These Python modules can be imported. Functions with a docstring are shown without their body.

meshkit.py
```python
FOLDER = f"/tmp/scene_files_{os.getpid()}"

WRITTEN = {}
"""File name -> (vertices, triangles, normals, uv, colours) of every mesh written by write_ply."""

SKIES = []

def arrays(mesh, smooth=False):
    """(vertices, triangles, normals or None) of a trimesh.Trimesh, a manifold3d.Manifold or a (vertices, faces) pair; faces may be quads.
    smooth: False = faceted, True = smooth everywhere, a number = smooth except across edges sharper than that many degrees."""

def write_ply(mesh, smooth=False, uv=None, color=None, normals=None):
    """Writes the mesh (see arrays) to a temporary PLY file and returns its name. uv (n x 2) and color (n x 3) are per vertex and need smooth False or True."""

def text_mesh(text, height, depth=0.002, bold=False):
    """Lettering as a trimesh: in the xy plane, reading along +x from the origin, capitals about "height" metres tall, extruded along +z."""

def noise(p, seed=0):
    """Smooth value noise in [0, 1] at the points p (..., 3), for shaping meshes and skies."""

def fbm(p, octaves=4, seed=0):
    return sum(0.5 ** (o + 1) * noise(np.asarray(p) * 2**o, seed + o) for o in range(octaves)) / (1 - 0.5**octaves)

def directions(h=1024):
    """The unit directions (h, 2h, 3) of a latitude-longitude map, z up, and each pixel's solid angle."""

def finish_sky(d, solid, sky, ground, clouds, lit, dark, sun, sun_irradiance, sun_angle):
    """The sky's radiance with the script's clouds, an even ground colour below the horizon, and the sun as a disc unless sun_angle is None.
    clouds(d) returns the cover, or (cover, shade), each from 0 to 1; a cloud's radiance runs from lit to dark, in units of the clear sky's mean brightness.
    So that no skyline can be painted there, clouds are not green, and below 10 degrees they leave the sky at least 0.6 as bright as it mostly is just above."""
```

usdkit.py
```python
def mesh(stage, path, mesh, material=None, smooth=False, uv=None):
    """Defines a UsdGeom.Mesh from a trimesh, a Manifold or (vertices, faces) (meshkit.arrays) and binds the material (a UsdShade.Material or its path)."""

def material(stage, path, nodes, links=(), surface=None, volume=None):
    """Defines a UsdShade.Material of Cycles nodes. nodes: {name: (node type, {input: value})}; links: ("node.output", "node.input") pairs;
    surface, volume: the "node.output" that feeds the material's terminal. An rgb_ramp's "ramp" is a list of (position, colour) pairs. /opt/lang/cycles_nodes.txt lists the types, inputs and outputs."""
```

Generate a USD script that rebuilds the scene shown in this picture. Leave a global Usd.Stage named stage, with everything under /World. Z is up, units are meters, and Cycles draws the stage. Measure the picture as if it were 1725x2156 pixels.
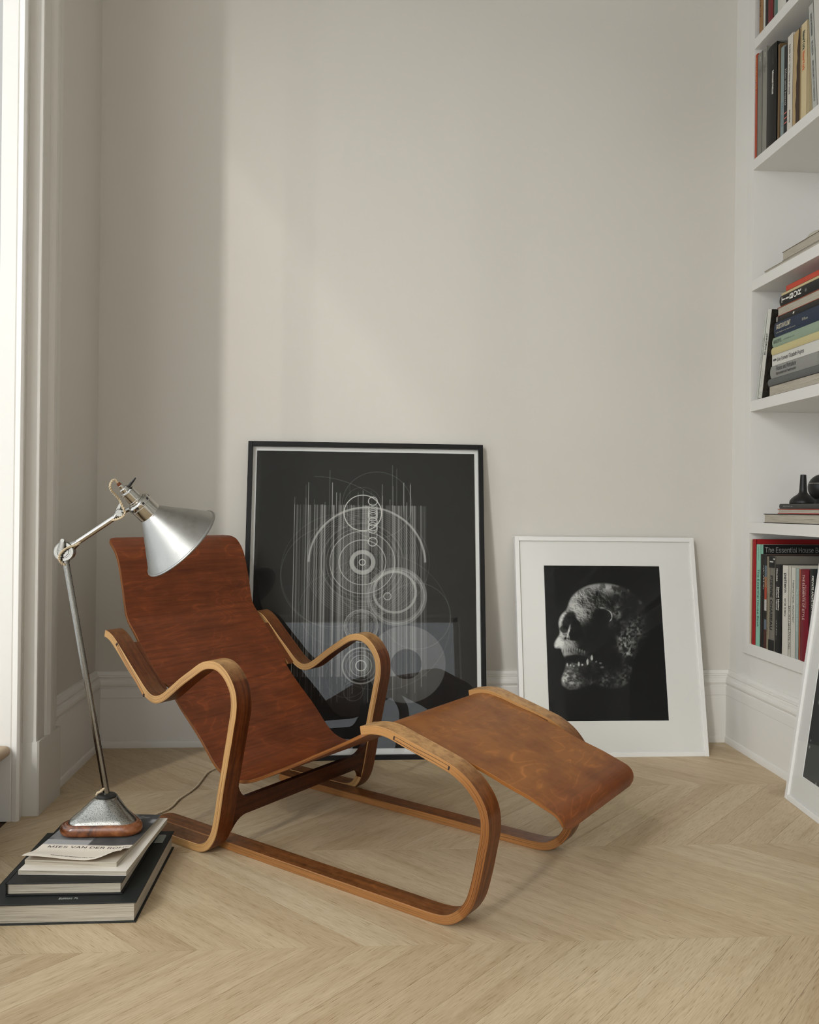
import math
import numpy as np
import trimesh
import manifold3d as m3
import usdkit
import meshkit
from shapely.geometry import Polygon, Point, LineString, box as sbox
from shapely.ops import unary_union
from pxr import Gf, Usd, UsdGeom, UsdLux, UsdShade, Sdf, Vt

PI = math.pi
rng = np.random.default_rng(7)
stage = Usd.Stage.CreateInMemory()
UsdGeom.SetStageUpAxis(stage, "Z")
UsdGeom.SetStageMetersPerUnit(stage, 1.0)
UsdGeom.Xform.Define(stage, "/World")
UsdGeom.Scope.Define(stage, "/World/Looks")

# ------------------------------------------------------------------ camera
cam = UsdGeom.Camera.Define(stage, "/World/camera")
yaw, roll = math.radians(4.2), math.radians(0.65)
fw = np.array([math.sin(yaw), math.cos(yaw), 0.0]); rt = np.array([math.cos(yaw), -math.sin(yaw), 0.0]); up = np.array([0, 0, 1.0])
cx = rt * math.cos(roll) - up * math.sin(roll) * -1 * -1     # picture's right in the world
cx = rt * math.cos(roll) + up * math.sin(roll)
cy = -rt * math.sin(roll) + up * math.cos(roll)
M = Gf.Matrix4d(*[float(x) for x in (*cx, 0, *cy, 0, *(-fw), 0, 0, 0, 1.0, 1)])
cam.AddTransformOp().Set(M)
HAP = 24.0
cam.CreateHorizontalApertureAttr(HAP)
cam.CreateVerticalApertureAttr(HAP * 2156 / 1725)
cam.CreateFocalLengthAttr(HAP * 1750 / 1725)
cam.CreateVerticalApertureOffsetAttr(-HAP * 8.0 / 1725)
cam.CreateClippingRangeAttr(Gf.Vec2f(0.05, 100))
cam.CreateExposureAttr(0.0)


def aim(prim, pos, direction):
    z = -np.asarray(direction, float); z /= np.linalg.norm(z)
    a = np.cross([0, 0, 1.0], z); a /= np.linalg.norm(a); b = np.cross(z, a)
    UsdGeom.Xformable(prim).AddTransformOp().Set(Gf.Matrix4d(*[float(x) for x in (*a, 0, *b, 0, *z, 0, *pos, 1)]))


# ------------------------------------------------------------------ light: daylight through the left wall's window, plus added fill lights
dome = UsdLux.DomeLight.Define(stage, "/World/sky_light")
dome.CreateIntensityAttr(0.35); dome.CreateColorAttr(Gf.Vec3f(0.86, 0.93, 1.0))
sun = UsdLux.DistantLight.Define(stage, "/World/hazy_sun")
sun.CreateAngleAttr(2.4); sun.CreateIntensityAttr(60); sun.CreateColorAttr(Gf.Vec3f(1.0, 0.97, 0.95))
aim(sun, (0, 0, 5), (0.509, 0.861, -0.637))
gap = UsdLux.RectLight.Define(stage, "/World/street_sky")      # the bright strip of sky at the end of the street, between the houses
gap.CreateWidthAttr(1.8); gap.CreateHeightAttr(20.0); gap.CreateIntensityAttr(54.0); gap.CreateColorAttr(Gf.Vec3f(1.0, 0.98, 0.965))
aim(gap, (-0.75 - 40 * 0.509, 3.1 - 40 * 0.861, 18.8), (0.509, 0.861, 0))
for nm_, yc, wd, pw in (("window_daylight", 1.42, 2.45, 0.80), ("near_window_fill", -1.13, 2.5, 3.4)):  # the near light is made brighter to lift the room's right side
    w1 = UsdLux.RectLight.Define(stage, f"/World/{nm_}")
    w1.CreateWidthAttr(wd); w1.CreateHeightAttr(2.9); w1.CreateIntensityAttr(pw); w1.CreateColorAttr(Gf.Vec3f(0.98, 0.98, 1.0))
    aim(w1, (-1.72, yc, 1.70), (1, 0, 0))
w2 = UsdLux.RectLight.Define(stage, "/World/added_window_fill")  # fill light added outside the made-up window behind the camera
w2.CreateWidthAttr(2.35); w2.CreateHeightAttr(1.62); w2.CreateIntensityAttr(1.1); w2.CreateColorAttr(Gf.Vec3f(0.97, 0.98, 1.0))
aim(w2, (0.25, -3.75, 0.97), (0, 1, 0))

# ------------------------------------------------------------------ helpers
used = {}


def path_for(name, parent):
    base = "/World" if parent is None else str(parent.GetPath())
    n = used.get((base, name), 0); used[(base, name)] = n + 1
    return f"{base}/{name}" + (f"_{n:03d}" if n else "")


def tag(p, label=None, cat=None, group=None, kind=None):
    for k, v in (("label", label), ("category", cat), ("group", group), ("kind", kind)):
        if v:
            p.SetCustomDataByKey(k, v)
    return p


def thing(name, label, cat, loc=(0, 0, 0), rotz=0.0, group=None, kind=None):
    x = UsdGeom.Xform.Define(stage, path_for(name, None))
    x.AddTranslateOp().Set(Gf.Vec3d(*map(float, loc)))
    if rotz:
        x.AddRotateZOp().Set(float(rotz))
    return tag(x.GetPrim(), label, cat, group, kind)


def part(name, mesh, mat, parent=None, smooth=False, uv=None, primvars=None, label=None):
    m = usdkit.mesh(stage, path_for(name, parent), mesh, MAT[mat], smooth=smooth, uv=uv)
    for k, v in (primvars or {}).items():
        v = np.asarray(v, np.float32)
        if v.ndim == 1:
            UsdGeom.PrimvarsAPI(m).CreatePrimvar(k, Sdf.ValueTypeNames.FloatArray, "vertex").Set(Vt.FloatArray.FromNumpy(v))
        else:
            UsdGeom.PrimvarsAPI(m).CreatePrimvar(k, Sdf.ValueTypeNames.Color3fArray, "vertex").Set(Vt.Vec3fArray.FromNumpy(v))
    m.CreateDoubleSidedAttr(True)
    return tag(m.GetPrim(), label)


def cat(*ms):
    return trimesh.util.concatenate([m if isinstance(m, trimesh.Trimesh) else tm(m) for m in ms])


def tm(m):
    a, b, _ = meshkit.arrays(m)
    return trimesh.Trimesh(a, b, process=False)


def cbox(lo, hi, c=0.0008):
    """A box with chamfered edges."""
    lo, hi = np.minimum(lo, hi).astype(float), np.maximum(lo, hi).astype(float)
    c = min(c, 0.3 * float((hi - lo).min()))
    pts = []
    for i in range(8):
        s = [(i >> k) & 1 for k in range(3)]
        p = np.array([hi[k] if s[k] else lo[k] for k in range(3)]); d = np.array([-c if s[k] else c for k in range(3)])
        for k in range(3):
            q = p + d; q[k] = p[k]; pts.append(q)
    return tm(m3.Manifold.hull_points(np.array(pts)))


def bx(lo, hi):
    lo, hi = np.asarray(lo, float), np.asarray(hi, float)
    b = trimesh.creation.box(hi - lo); b.apply_translation((lo + hi) / 2)
    return b


def lathe(profile, n=48):
    """Revolved about z from (r, z) points, listed from bottom to top; closed where r = 0."""
    pr = np.asarray(profile, float)
    t = np.linspace(0, 2 * PI, n, endpoint=False)
    v = np.stack([pr[:, None, 0] * np.cos(t), pr[:, None, 0] * np.sin(t), np.repeat(pr[:, None, 1], n, 1)], -1).reshape(-1, 3)
    f = []
    for i in range(len(pr) - 1):
        for j in range(n):
            a, b = i * n + j, i * n + (j + 1) % n
            f.append([a, b, b + n, a + n])
    m = tm((v, np.array(f)))
    m.merge_vertices()
    return m


def frame_of(z, x_hint=(0, 0, 1)):
    z = np.asarray(z, float); z = z / np.linalg.norm(z)
    x = np.cross(np.asarray(x_hint, float), z)
    if np.linalg.norm(x) < 1e-6:
        x = np.cross([1.0, 0, 0], z)
    x /= np.linalg.norm(x)
    return x, np.cross(z, x), z


def pose(m, origin, x, y, z):
    T = np.eye(4); T[:3, 0], T[:3, 1], T[:3, 2], T[:3, 3] = x, y, z, origin
    m = m.copy(); m.apply_transform(T)
    return m


def along(m, origin, direction, hint=(0, 0, 1)):
    return pose(m, origin, *frame_of(direction, hint))


def tube(path, r, n=10, caps=True):
    p = np.asarray(path, float); r = np.broadcast_to(np.asarray(r, float), len(p))
    t = np.gradient(p, axis=0); t /= np.linalg.norm(t, axis=1, keepdims=True)
    nrm = np.cross(t[0], [0, 0, 1.0]);
    if np.linalg.norm(nrm) < 1e-3:
        nrm = np.cross(t[0], [1.0, 0, 0])
    nrm /= np.linalg.norm(nrm); ns = []
    for k in range(len(p)):
        nrm = nrm - t[k] * (nrm @ t[k]); nrm /= np.linalg.norm(nrm); ns.append(nrm.copy())
    ns = np.array(ns); bs = np.cross(t, ns)
    a = np.linspace(0, 2 * PI, n, endpoint=False)
    v = p[:, None] + r[:, None, None] * (np.cos(a)[None, :, None] * ns[:, None] + np.sin(a)[None, :, None] * bs[:, None])
    f = [[i * n + j, i * n + (j + 1) % n, (i + 1) * n + (j + 1) % n, (i + 1) * n + j] for i in range(len(p) - 1) for j in range(n)]
    v = v.reshape(-1, 3)
    f = np.array(f); f = np.vstack([f[:, [0, 1, 2]], f[:, [0, 2, 3]]])
    if caps:
        e = len(v); v = np.vstack([v, p[:1], p[-1:]]); L = (len(p) - 1) * n
        f = np.vstack([f, [[e, (j + 1) % n, j] for j in range(n)], [[e + 1, L + j, L + (j + 1) % n] for j in range(n)]])
    return trimesh.Trimesh(v, f, process=False)


def spline(pts, n, closed=False):
    from scipy.interpolate import splprep, splev
    p = np.asarray(pts, float)
    tck, _ = splprep(p.T, s=0, k=min(3, len(p) - 1))
    return np.stack(splev(np.linspace(0, 1, n), tck), -1)


def resample(p, step):
    p = np.asarray(p, float); s = np.r_[0, np.cumsum(np.linalg.norm(np.diff(p, axis=0), axis=1))]
    t = np.linspace(0, s[-1], max(2, int(round(s[-1] / step)) + 1))
    return np.stack([np.interp(t, s, p[:, k]) for k in range(p.shape[1])], -1), t


def twisted(path, r=0.0019, pitch=0.016, n=8):
    """Two strands wound round each other along a path."""
    p, s = resample(spline(path, 200), 0.0022)
    t = np.gradient(p, axis=0); t /= np.linalg.norm(t, axis=1, keepdims=True)
    nn = np.cross(t, [0.13, 0.21, 0.97]); nn /= np.linalg.norm(nn, axis=1, keepdims=True); bb = np.cross(t, nn)
    out = []
    for ph in (0, PI):
        a = 2 * PI * s / pitch + ph
        out.append(tube(p + r * 0.95 * (np.cos(a)[:, None] * nn + np.sin(a)[:, None] * bb), r, n))
    return cat(*out)


def text(txt, height, depth=0.0004, bold=False):
    m = meshkit.text_mesh(txt, height, depth, bold)
    return m


SPINE_DOWN = ((0, 0, -1.0), (0, -1.0, 0), (-1.0, 0, 0))      # reads from the top of an upright spine downwards
SPINE_FLAT = ((0, -1.0, 0), (0, 0, 1.0), (-1.0, 0, 0))       # reads along a book that lies flat
FRONT = ((1.0, 0, 0), (0, 0, 1.0), (0, -1.0, 0))             # on a face towards the camera end of the room

# ------------------------------------------------------------------ materials
MAT = {}


def lin(*c):
    c = np.array(c, float) / 255.0
    return tuple(np.where(c <= 0.04045, c / 12.92, ((c + 0.055) / 1.055) ** 2.4))


def mk(name, nodes, links=(), surface="p.BSDF"):
    MAT[name] = usdkit.material(stage, f"/World/Looks/{name}", nodes, links, surface=surface)


def flat(name, color, rough=0.5, metal=0.0, spec=0.5, **k):
    mk(name, {"p": ("principled_bsdf", {"base_color": color, "roughness": rough, "metallic": metal, "specular_ior_level": spec, **k})})
    return name


def painted(name, color, rough=0.55, bump=0.02, scale=60, spec=0.3):
    mk(name, {"g": ("geometry", {}), "n": ("noise_texture", {"scale": scale, "detail": 4}), "n2": ("noise_texture", {"scale": 1.3, "detail": 3}),
              "r": ("rgb_ramp", {"ramp": [(0.3, tuple(x * 0.965 for x in color)), (0.7, color)]}),
              "b": ("bump", {"strength": bump, "distance": 0.01}), "p": ("principled_bsdf", {"roughness": rough, "specular_ior_level": spec})},
       [("g.position", "n.vector"), ("g.position", "n2.vector"), ("n2.fac", "r.fac"), ("r.color", "p.base_color"), ("n.fac", "b.height"), ("b.normal", "p.normal")])


painted("wall_paint", (0.655, 0.622, 0.562), 0.6, 0.03, 90)
painted("trim_paint", (0.80, 0.775, 0.725), 0.42, 0.02, 40)
painted("shelf_paint", (0.76, 0.742, 0.70), 0.45, 0.01, 40)
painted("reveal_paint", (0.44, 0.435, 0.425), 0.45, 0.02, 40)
painted("joinery_paint", (0.78, 0.76, 0.715), 0.5, 0.02, 60)
painted("architrave_paint", (0.67, 0.645, 0.59), 0.42, 0.02, 40)
painted("ceiling_paint", (0.66, 0.645, 0.61), 0.7, 0.02, 60)

# oak planks: u along, v across; a different u offset for every plank gives it its own grain and tone
mk("oak", {"t": ("uvmap", {"attribute": "st"}), "sx": ("separate_xyz", {}), "id": ("math", {"math_type": "multiply", "value2": 0.1}),
           "fl": ("math", {"math_type": "floor"}), "wn": ("white_noise_texture", {"dimensions": "1D"}),
           "tone": ("rgb_ramp", {"ramp": [(0.0, lin(194, 172, 140)), (0.35, lin(198, 177, 145)), (0.7, lin(202, 182, 150)), (1.0, lin(206, 188, 157))]}),
           "m1": ("mapping", {"scale": (1.6, 42.0, 1.0)}), "n1": ("noise_texture", {"scale": 1.0, "detail": 4, "roughness": 0.6, "distortion": 0.4}),
           "m2": ("mapping", {"scale": (22.0, 430.0, 1.0)}), "n2": ("noise_texture", {"scale": 1.0, "detail": 3, "roughness": 0.6, "distortion": 0.2}),
           "m3": ("mapping", {"scale": (1.6, 9.0, 1.0)}), "n3": ("noise_texture", {"scale": 1.0, "detail": 2, "distortion": 0.8}),
           "k3": ("math", {"math_type": "multiply", "value2": 16.0}), "s3": ("math", {"math_type": "sine"}),
           "g1": ("rgb_ramp", {"ramp": [(0.25, (0.84, 0.80, 0.75)), (0.45, (0.97, 0.96, 0.94)), (0.65, (1.03, 1.03, 1.03))]}),
           "g2": ("rgb_ramp", {"ramp": [(0.27, (0.46, 0.39, 0.31)), (0.40, (0.90, 0.87, 0.83)), (0.52, (1.0, 1.0, 1.0)), (0.72, (1.10, 1.10, 1.10))]}),
           "g3": ("rgb_ramp", {"ramp": [(0.0, (0.90, 0.87, 0.83)), (0.5, (1.0, 1.0, 1.0)), (1.0, (1.02, 1.02, 1.02))]}),
           "mr3": ("map_range", {"from_min": -1.0, "from_max": 1.0, "to_min": 0.0, "to_max": 1.0}),
           "x1": ("mix_color", {"blend_type": "multiply", "fac": 1.0, "use_clamp": False}), "x2": ("mix_color", {"blend_type": "multiply", "fac": 1.0, "use_clamp": False}),
           "x3": ("mix_color", {"blend_type": "multiply", "fac": 0.8, "use_clamp": False}),
           "b": ("bump", {"strength": 0.25, "distance": 0.0006}), "p": ("principled_bsdf", {"roughness": 0.46, "specular_ior_level": 0.35})},
   [("t.UV", "sx.vector"), ("sx.x", "id.value1"), ("id.value", "fl.value1"), ("fl.value", "wn.w"), ("wn.value", "tone.fac"),
    ("t.UV", "m1.vector"), ("m1.vector", "n1.vector"), ("t.UV", "m2.vector"), ("m2.vector", "n2.vector"), ("t.UV", "m3.vector"), ("m3.vector", "n3.vector"),
    ("n3.fac", "k3.value1"), ("k3.value", "s3.value1"), ("s3.value", "mr3.value"), ("mr3.result", "g3.fac"),
    ("n1.fac", "g1.fac"), ("n2.fac", "g2.fac"), ("tone.color", "x1.a"), ("g1.color", "x1.b"), ("x1.result", "x2.a"), ("g2.color", "x2.b"),
    ("x2.result", "x3.a"), ("g3.color", "x3.b"), ("x3.result", "p.base_color"), ("n2.fac", "b.height"), ("b.normal", "p.normal")])


def plywood(name, dark, red, figure, edge, edge_dark, worn, along_grain=True, rough=0.36):
    """Bent laminated wood. st = (length, width) on the faces; side faces carry width + 10, so that they show the ply lines; primvar wear = where the stain has gone, on the seat sheet also a painted sheen."""
    sc1 = (3.0, 70.0, 1.0) if along_grain else (75.0, 4.0, 1.0)
    sc2 = (2.0, 7.0, 1.0) if along_grain else (8.0, 2.8, 1.0)
    mk(name, {"t": ("uvmap", {"attribute": "st"}), "sx": ("separate_xyz", {}), "side": ("math", {"math_type": "greater_than", "value2": 5.0}),
              "w": ("attribute", {"attribute": "wear_sheen"}),
              "m1": ("mapping", {"scale": sc1}), "n1": ("noise_texture", {"scale": 1.0, "detail": 5, "roughness": 0.65, "distortion": 0.3}),
              "m2": ("mapping", {"scale": sc2}), "n2": ("noise_texture", {"scale": 1.0, "detail": 2, "roughness": 0.4, "distortion": 0.7}),
              "k": ("math", {"math_type": "multiply", "value2": 9.0 if along_grain else 13.0}), "fr": ("math", {"math_type": "pingpong", "value2": 0.5}),
              "ln": ("rgb_ramp", {"ramp": [(0.0, (1, 1, 1)), (0.05, (0.55, 0.55, 0.55)), (0.14, (0.06, 0.06, 0.06)), (0.5, (0, 0, 0))]}), "lm": ("math", {"math_type": "multiply", "value2": 0.6 if along_grain else 1.0}),
              "n4": ("noise_texture", {"scale": 9.0, "detail": 3}), "l4": ("math", {"math_type": "multiply"}), "r4": ("rgb_ramp", {"ramp": [(0.42, (0, 0, 0)), (0.62, (1, 1, 1))]}),
              "base": ("rgb_ramp", {"ramp": [(0.30, dark), (0.55, red), (0.75, tuple(min(1, 1.25 * x) for x in red))]}),
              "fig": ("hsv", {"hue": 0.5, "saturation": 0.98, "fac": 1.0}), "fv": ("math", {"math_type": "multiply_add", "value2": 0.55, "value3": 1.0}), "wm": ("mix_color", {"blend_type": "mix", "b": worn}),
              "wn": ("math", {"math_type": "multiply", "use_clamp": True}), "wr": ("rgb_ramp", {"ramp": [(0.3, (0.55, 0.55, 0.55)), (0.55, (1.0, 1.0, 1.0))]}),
              "mot": ("noise_texture", {"scale": 38.0 if along_grain else 9.0, "detail": 6, "roughness": 0.68}), "mr": ("rgb_ramp", {"ramp": [(0.32, (0.70, 0.66, 0.62) if along_grain else (0.82, 0.79, 0.76)), (0.6, (1.06, 1.06, 1.06))]}),
              "mx": ("mix_color", {"blend_type": "multiply", "fac": 0.8, "use_clamp": False}),
              "em": ("mapping", {"scale": (3.5, 620.0, 1.0)}), "en": ("noise_texture", {"scale": 1.0, "detail": 3, "roughness": 0.6, "distortion": 0.15}),
              "er": ("rgb_ramp", {"ramp": [(0.33, edge_dark), (0.50, edge), (0.7, tuple(min(1, 1.2 * x) for x in edge))]}),
              "ew": ("mix_color", {"blend_type": "mix", "b": worn}), "ewf": ("math", {"math_type": "multiply", "value2": 0.55}), "out": ("mix_color", {"blend_type": "mix"}), "b": ("bump", {"strength": 0.15, "distance": 0.0006}),
              "p": ("principled_bsdf", {"roughness": rough, "specular_ior_level": 0.24, "coat_weight": 0.04, "coat_roughness": 0.2})},
       [("t.UV", "sx.vector"), ("sx.y", "side.value1"), ("t.UV", "m1.vector"), ("m1.vector", "n1.vector"), ("t.UV", "m2.vector"), ("m2.vector", "n2.vector"),
        ("n2.fac", "k.value1"), ("k.value", "fr.value1"), ("fr.value", "ln.fac"), ("ln.color", "lm.value1"), ("t.UV", "n4.vector"), ("n4.fac", "r4.fac"), ("lm.value", "l4.value1"), ("r4.color", "l4.value2"),
        ("n1.fac", "base.fac"), ("base.color", "wm.a"), ("l4.value", "fv.value1"), ("fv.value", "fig.value"), ("t.UV", "mot.vector"), ("mot.fac", "mr.fac"),
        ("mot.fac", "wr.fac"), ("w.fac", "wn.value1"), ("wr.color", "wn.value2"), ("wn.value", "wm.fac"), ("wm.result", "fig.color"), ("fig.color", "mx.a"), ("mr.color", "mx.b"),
        ("t.UV", "em.vector"), ("em.vector", "en.vector"), ("en.fac", "er.fac"), ("side.value", "out.fac"), ("mx.result", "out.a"), ("w.fac", "ewf.value1"), ("er.color", "ew.a"), ("ewf.value", "ew.fac"), ("ew.result", "out.b"),
        ("out.result", "p.base_color"), ("n1.fac", "b.height"), ("b.normal", "p.normal")])


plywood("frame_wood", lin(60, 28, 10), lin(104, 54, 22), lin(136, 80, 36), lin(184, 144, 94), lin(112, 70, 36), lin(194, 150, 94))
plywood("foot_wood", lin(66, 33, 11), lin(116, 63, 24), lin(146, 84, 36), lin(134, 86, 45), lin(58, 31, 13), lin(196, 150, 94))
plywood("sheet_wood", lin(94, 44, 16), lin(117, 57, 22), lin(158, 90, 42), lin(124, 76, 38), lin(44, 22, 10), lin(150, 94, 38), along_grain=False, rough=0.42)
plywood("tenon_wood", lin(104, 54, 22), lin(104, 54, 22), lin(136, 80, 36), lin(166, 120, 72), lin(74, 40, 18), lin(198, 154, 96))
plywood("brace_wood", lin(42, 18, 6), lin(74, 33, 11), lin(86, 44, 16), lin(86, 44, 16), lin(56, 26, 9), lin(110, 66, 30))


def metal(name, color, rough, speck=0.0, scale=120):
    mk(name, {"g": ("texture_coordinate", {}), "n": ("noise_texture", {"scale": scale, "detail": 4, "roughness": 0.7}), "n2": ("noise_texture", {"scale": 14, "detail": 4}),
              "r": ("rgb_ramp", {"ramp": [(0.40, tuple(x * (1 - speck) for x in color)), (0.47, color)]}),
              "rr": ("map_range", {"from_min": 0.3, "from_max": 0.7, "to_min": rough * 0.8, "to_max": rough * 1.25}),
              "p": ("principled_bsdf", {"metallic": 1.0})},
       [("g.object", "n.vector"), ("g.object", "n2.vector"), ("n.fac", "r.fac"), ("r.color", "p.base_color"), ("n2.fac", "rr.value"), ("rr.result", "p.roughness")])


metal("shade_aluminium", (0.345, 0.34, 0.32), 0.40, 0.06, 300)
metal("polished_steel", (0.46, 0.445, 0.41), 0.13, 0.12, 300)
metal("worn_steel", (0.23, 0.22, 0.195), 0.17, 0.30, 420)
metal("pitted_steel", (0.33, 0.32, 0.29), 0.24, 0.85, 520)
flat("black_plastic", (0.012, 0.012, 0.011), 0.35)
flat("copper_bush", lin(120, 70, 45), 0.45, 0.6)
mk("base_wood", {"g": ("texture_coordinate", {}), "n": ("noise_texture", {"scale": 28, "detail": 5, "roughness": 0.65, "distortion": 0.6}),
                 "r": ("rgb_ramp", {"ramp": [(0.3, lin(48, 24, 11)), (0.5, lin(118, 66, 33)), (0.72, lin(158, 100, 58))]}),
                 "p": ("principled_bsdf", {"roughness": 0.3, "coat_weight": 0.4, "coat_roughness": 0.15})}, [("g.object", "n.vector"), ("n.fac", "r.fac"), ("r.color", "p.base_color")])
mk("cord_fabric", {"g": ("texture_coordinate", {}), "n": ("noise_texture", {"scale": 900, "detail": 2}), "r": ("rgb_ramp", {"ramp": [(0.3, lin(160, 138, 104)), (0.7, lin(222, 205, 172))]}),
                   "p": ("principled_bsdf", {"roughness": 0.9, "sheen_weight": 0.3})}, [("g.object", "n.vector"), ("n.fac", "r.fac"), ("r.color", "p.base_color")])
flat("black_lacquer", (0.006, 0.006, 0.006), 0.5, spec=0.25)
flat("white_lacquer", (0.78, 0.77, 0.74), 0.35)
flat("mount_board", (0.77, 0.75, 0.72), 0.8, spec=0.2)
flat("mount_white", (0.80, 0.79, 0.77), 0.8, spec=0.2)
flat("backing", lin(120, 98, 70), 0.85)
mk("print_ink", {"a": ("attribute", {"attribute": "ink"}), "p": ("principled_bsdf", {"roughness": 0.6, "specular_ior_level": 0.25})}, [("a.color", "p.base_color")])
for GN, GI in (("glazing", 1.5), ("picture_glass", 1.44), ("museum_glass", 1.22)):
  mk(GN, {"f": ("fresnel", {"IOR": GI}), "gm": ("geometry", {}), "iv": ("math", {"math_type": "subtract", "value1": 1.0}), "mu": ("math", {"math_type": "multiply"}),
               "t": ("transparent_bsdf", {"color": (0.985, 0.99, 0.985)}), "g": ("glossy_bsdf", {"color": (1, 1, 1), "roughness": 0.0}), "m": ("mix_closure", {})},
   [("gm.backfacing", "iv.value2"), ("f.fac", "mu.value1"), ("iv.value", "mu.value2"), ("mu.value", "m.fac"), ("t.BSDF", "m.closure1"), ("g.BSDF", "m.closure2")], surface="m.closure")
mk("pages", {"g": ("texture_coordinate", {}), "m": ("mapping", {"scale": (1.0, 1.0, 1.0)}), "sx": ("separate_xyz", {}), "c": ("combine_xyz", {}),
             "kz": ("math", {"math_type": "multiply", "value2": 900.0}), "kx": ("math", {"math_type": "multiply", "value2": 5.0}), "ky": ("math", {"math_type": "multiply", "value2": 5.0}),
             "n": ("noise_texture", {"scale": 1.0, "detail": 3, "roughness": 0.7}), "r": ("rgb_ramp", {"ramp": [(0.3, lin(112, 104, 90)), (0.48, lin(176, 168, 152)), (0.7, lin(200, 193, 178))]}),
             "p": ("principled_bsdf", {"roughness": 0.85, "specular_ior_level": 0.2})},
   [("g.object", "sx.vector"), ("sx.x", "kx.value1"), ("sx.y", "ky.value1"), ("sx.z", "kz.value1"), ("kx.value", "c.x"), ("ky.value", "c.y"), ("kz.value", "c.z"), ("c.vector", "n.vector"), ("n.fac", "r.fac"), ("r.color", "p.base_color")])
flat("pages_upright", lin(208, 202, 190), 0.85, spec=0.2)

# ------------------------------------------------------------------ the room
XL, XR, YB, YF, ZC = -1.04, 1.675, 3.53, -3.3, 4.10
TH = 0.45          # depth of the left wall's window reveals
W1 = (-2.45, 2.702); W2 = (-0.95, 1.45); SILL, HEAD = 0.24, 3.75


def structure(name, mesh, mat, smooth=False, uv=None):
    return tag(part(name, mesh, mat, None, smooth, uv), kind="structure")


structure("wall_back", bx((XL - TH, YB, 0), (XR + 0.5, YB + 0.12, ZC)), "wall_paint")
F0, F1, FZ0, FZ1 = -0.95, 1.45, 0.14, 1.80
structure("wall_front", cat(bx((XL - TH, YF - 0.3, 0), (F0, YF, ZC)), bx((F1, YF - 0.3, 0), (XR + 0.5, YF, ZC)), bx((F0, YF - 0.3, 0), (F1, YF, FZ0)), bx((F0, YF - 0.3, FZ1), (F1, YF, ZC))), "wall_paint")
structure("ceiling", bx((XL - TH, YF - 0.12, ZC), (XR + 0.5, YB + 0.12, ZC + 0.12)), "ceiling_paint")
xo = XL - TH
structure("wall_left", cat(bx((xo, W1[1], 0), (XL, YB, ZC)), bx((xo, W1[0], 0), (-1.092, W1[1], SILL - 0.036)), bx((xo, W1[0], HEAD), (XL, W1[1], ZC)),
                           bx((xo, YF, 0), (XL, W1[0], ZC))), "wall_paint")
BY0, BY1, BZ0, BZ1 = 0.30, 3.387, 0.411, 3.52        # the recess that the bookcase fills
structure("wall_right", cat(bx((XR, BY1, 0), (XR + 0.5, YB, ZC)), bx((XR, BY0, 0), (XR + 0.5, BY1, BZ0)), bx((XR, BY0, BZ1), (XR + 0.5, BY1, ZC)), bx((XR, YF, 0), (XR + 0.5, BY0, ZC))), "joinery_paint")

# skirting: the profile is (distance from the wall, height)
SK = [(0, 0), (0.037, 0), (0.037, 0.018), (0.034, 0.026), (0.030, 0.028), (0.030, 0.204), (0.0325, 0.206), (0.0325, 0.242), (0.027, 0.245), (0.0255, 0.249), (0.031, 0.253), (0.034, 0.261),
      (0.033, 0.270), (0.028, 0.278), (0.021, 0.282), (0.019, 0.285), (0.0225, 0.289), (0.022, 0.294), (0.015, 0.297), (0.013, 0.304), (0.010, 0.309), (0, 0.311)]


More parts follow.
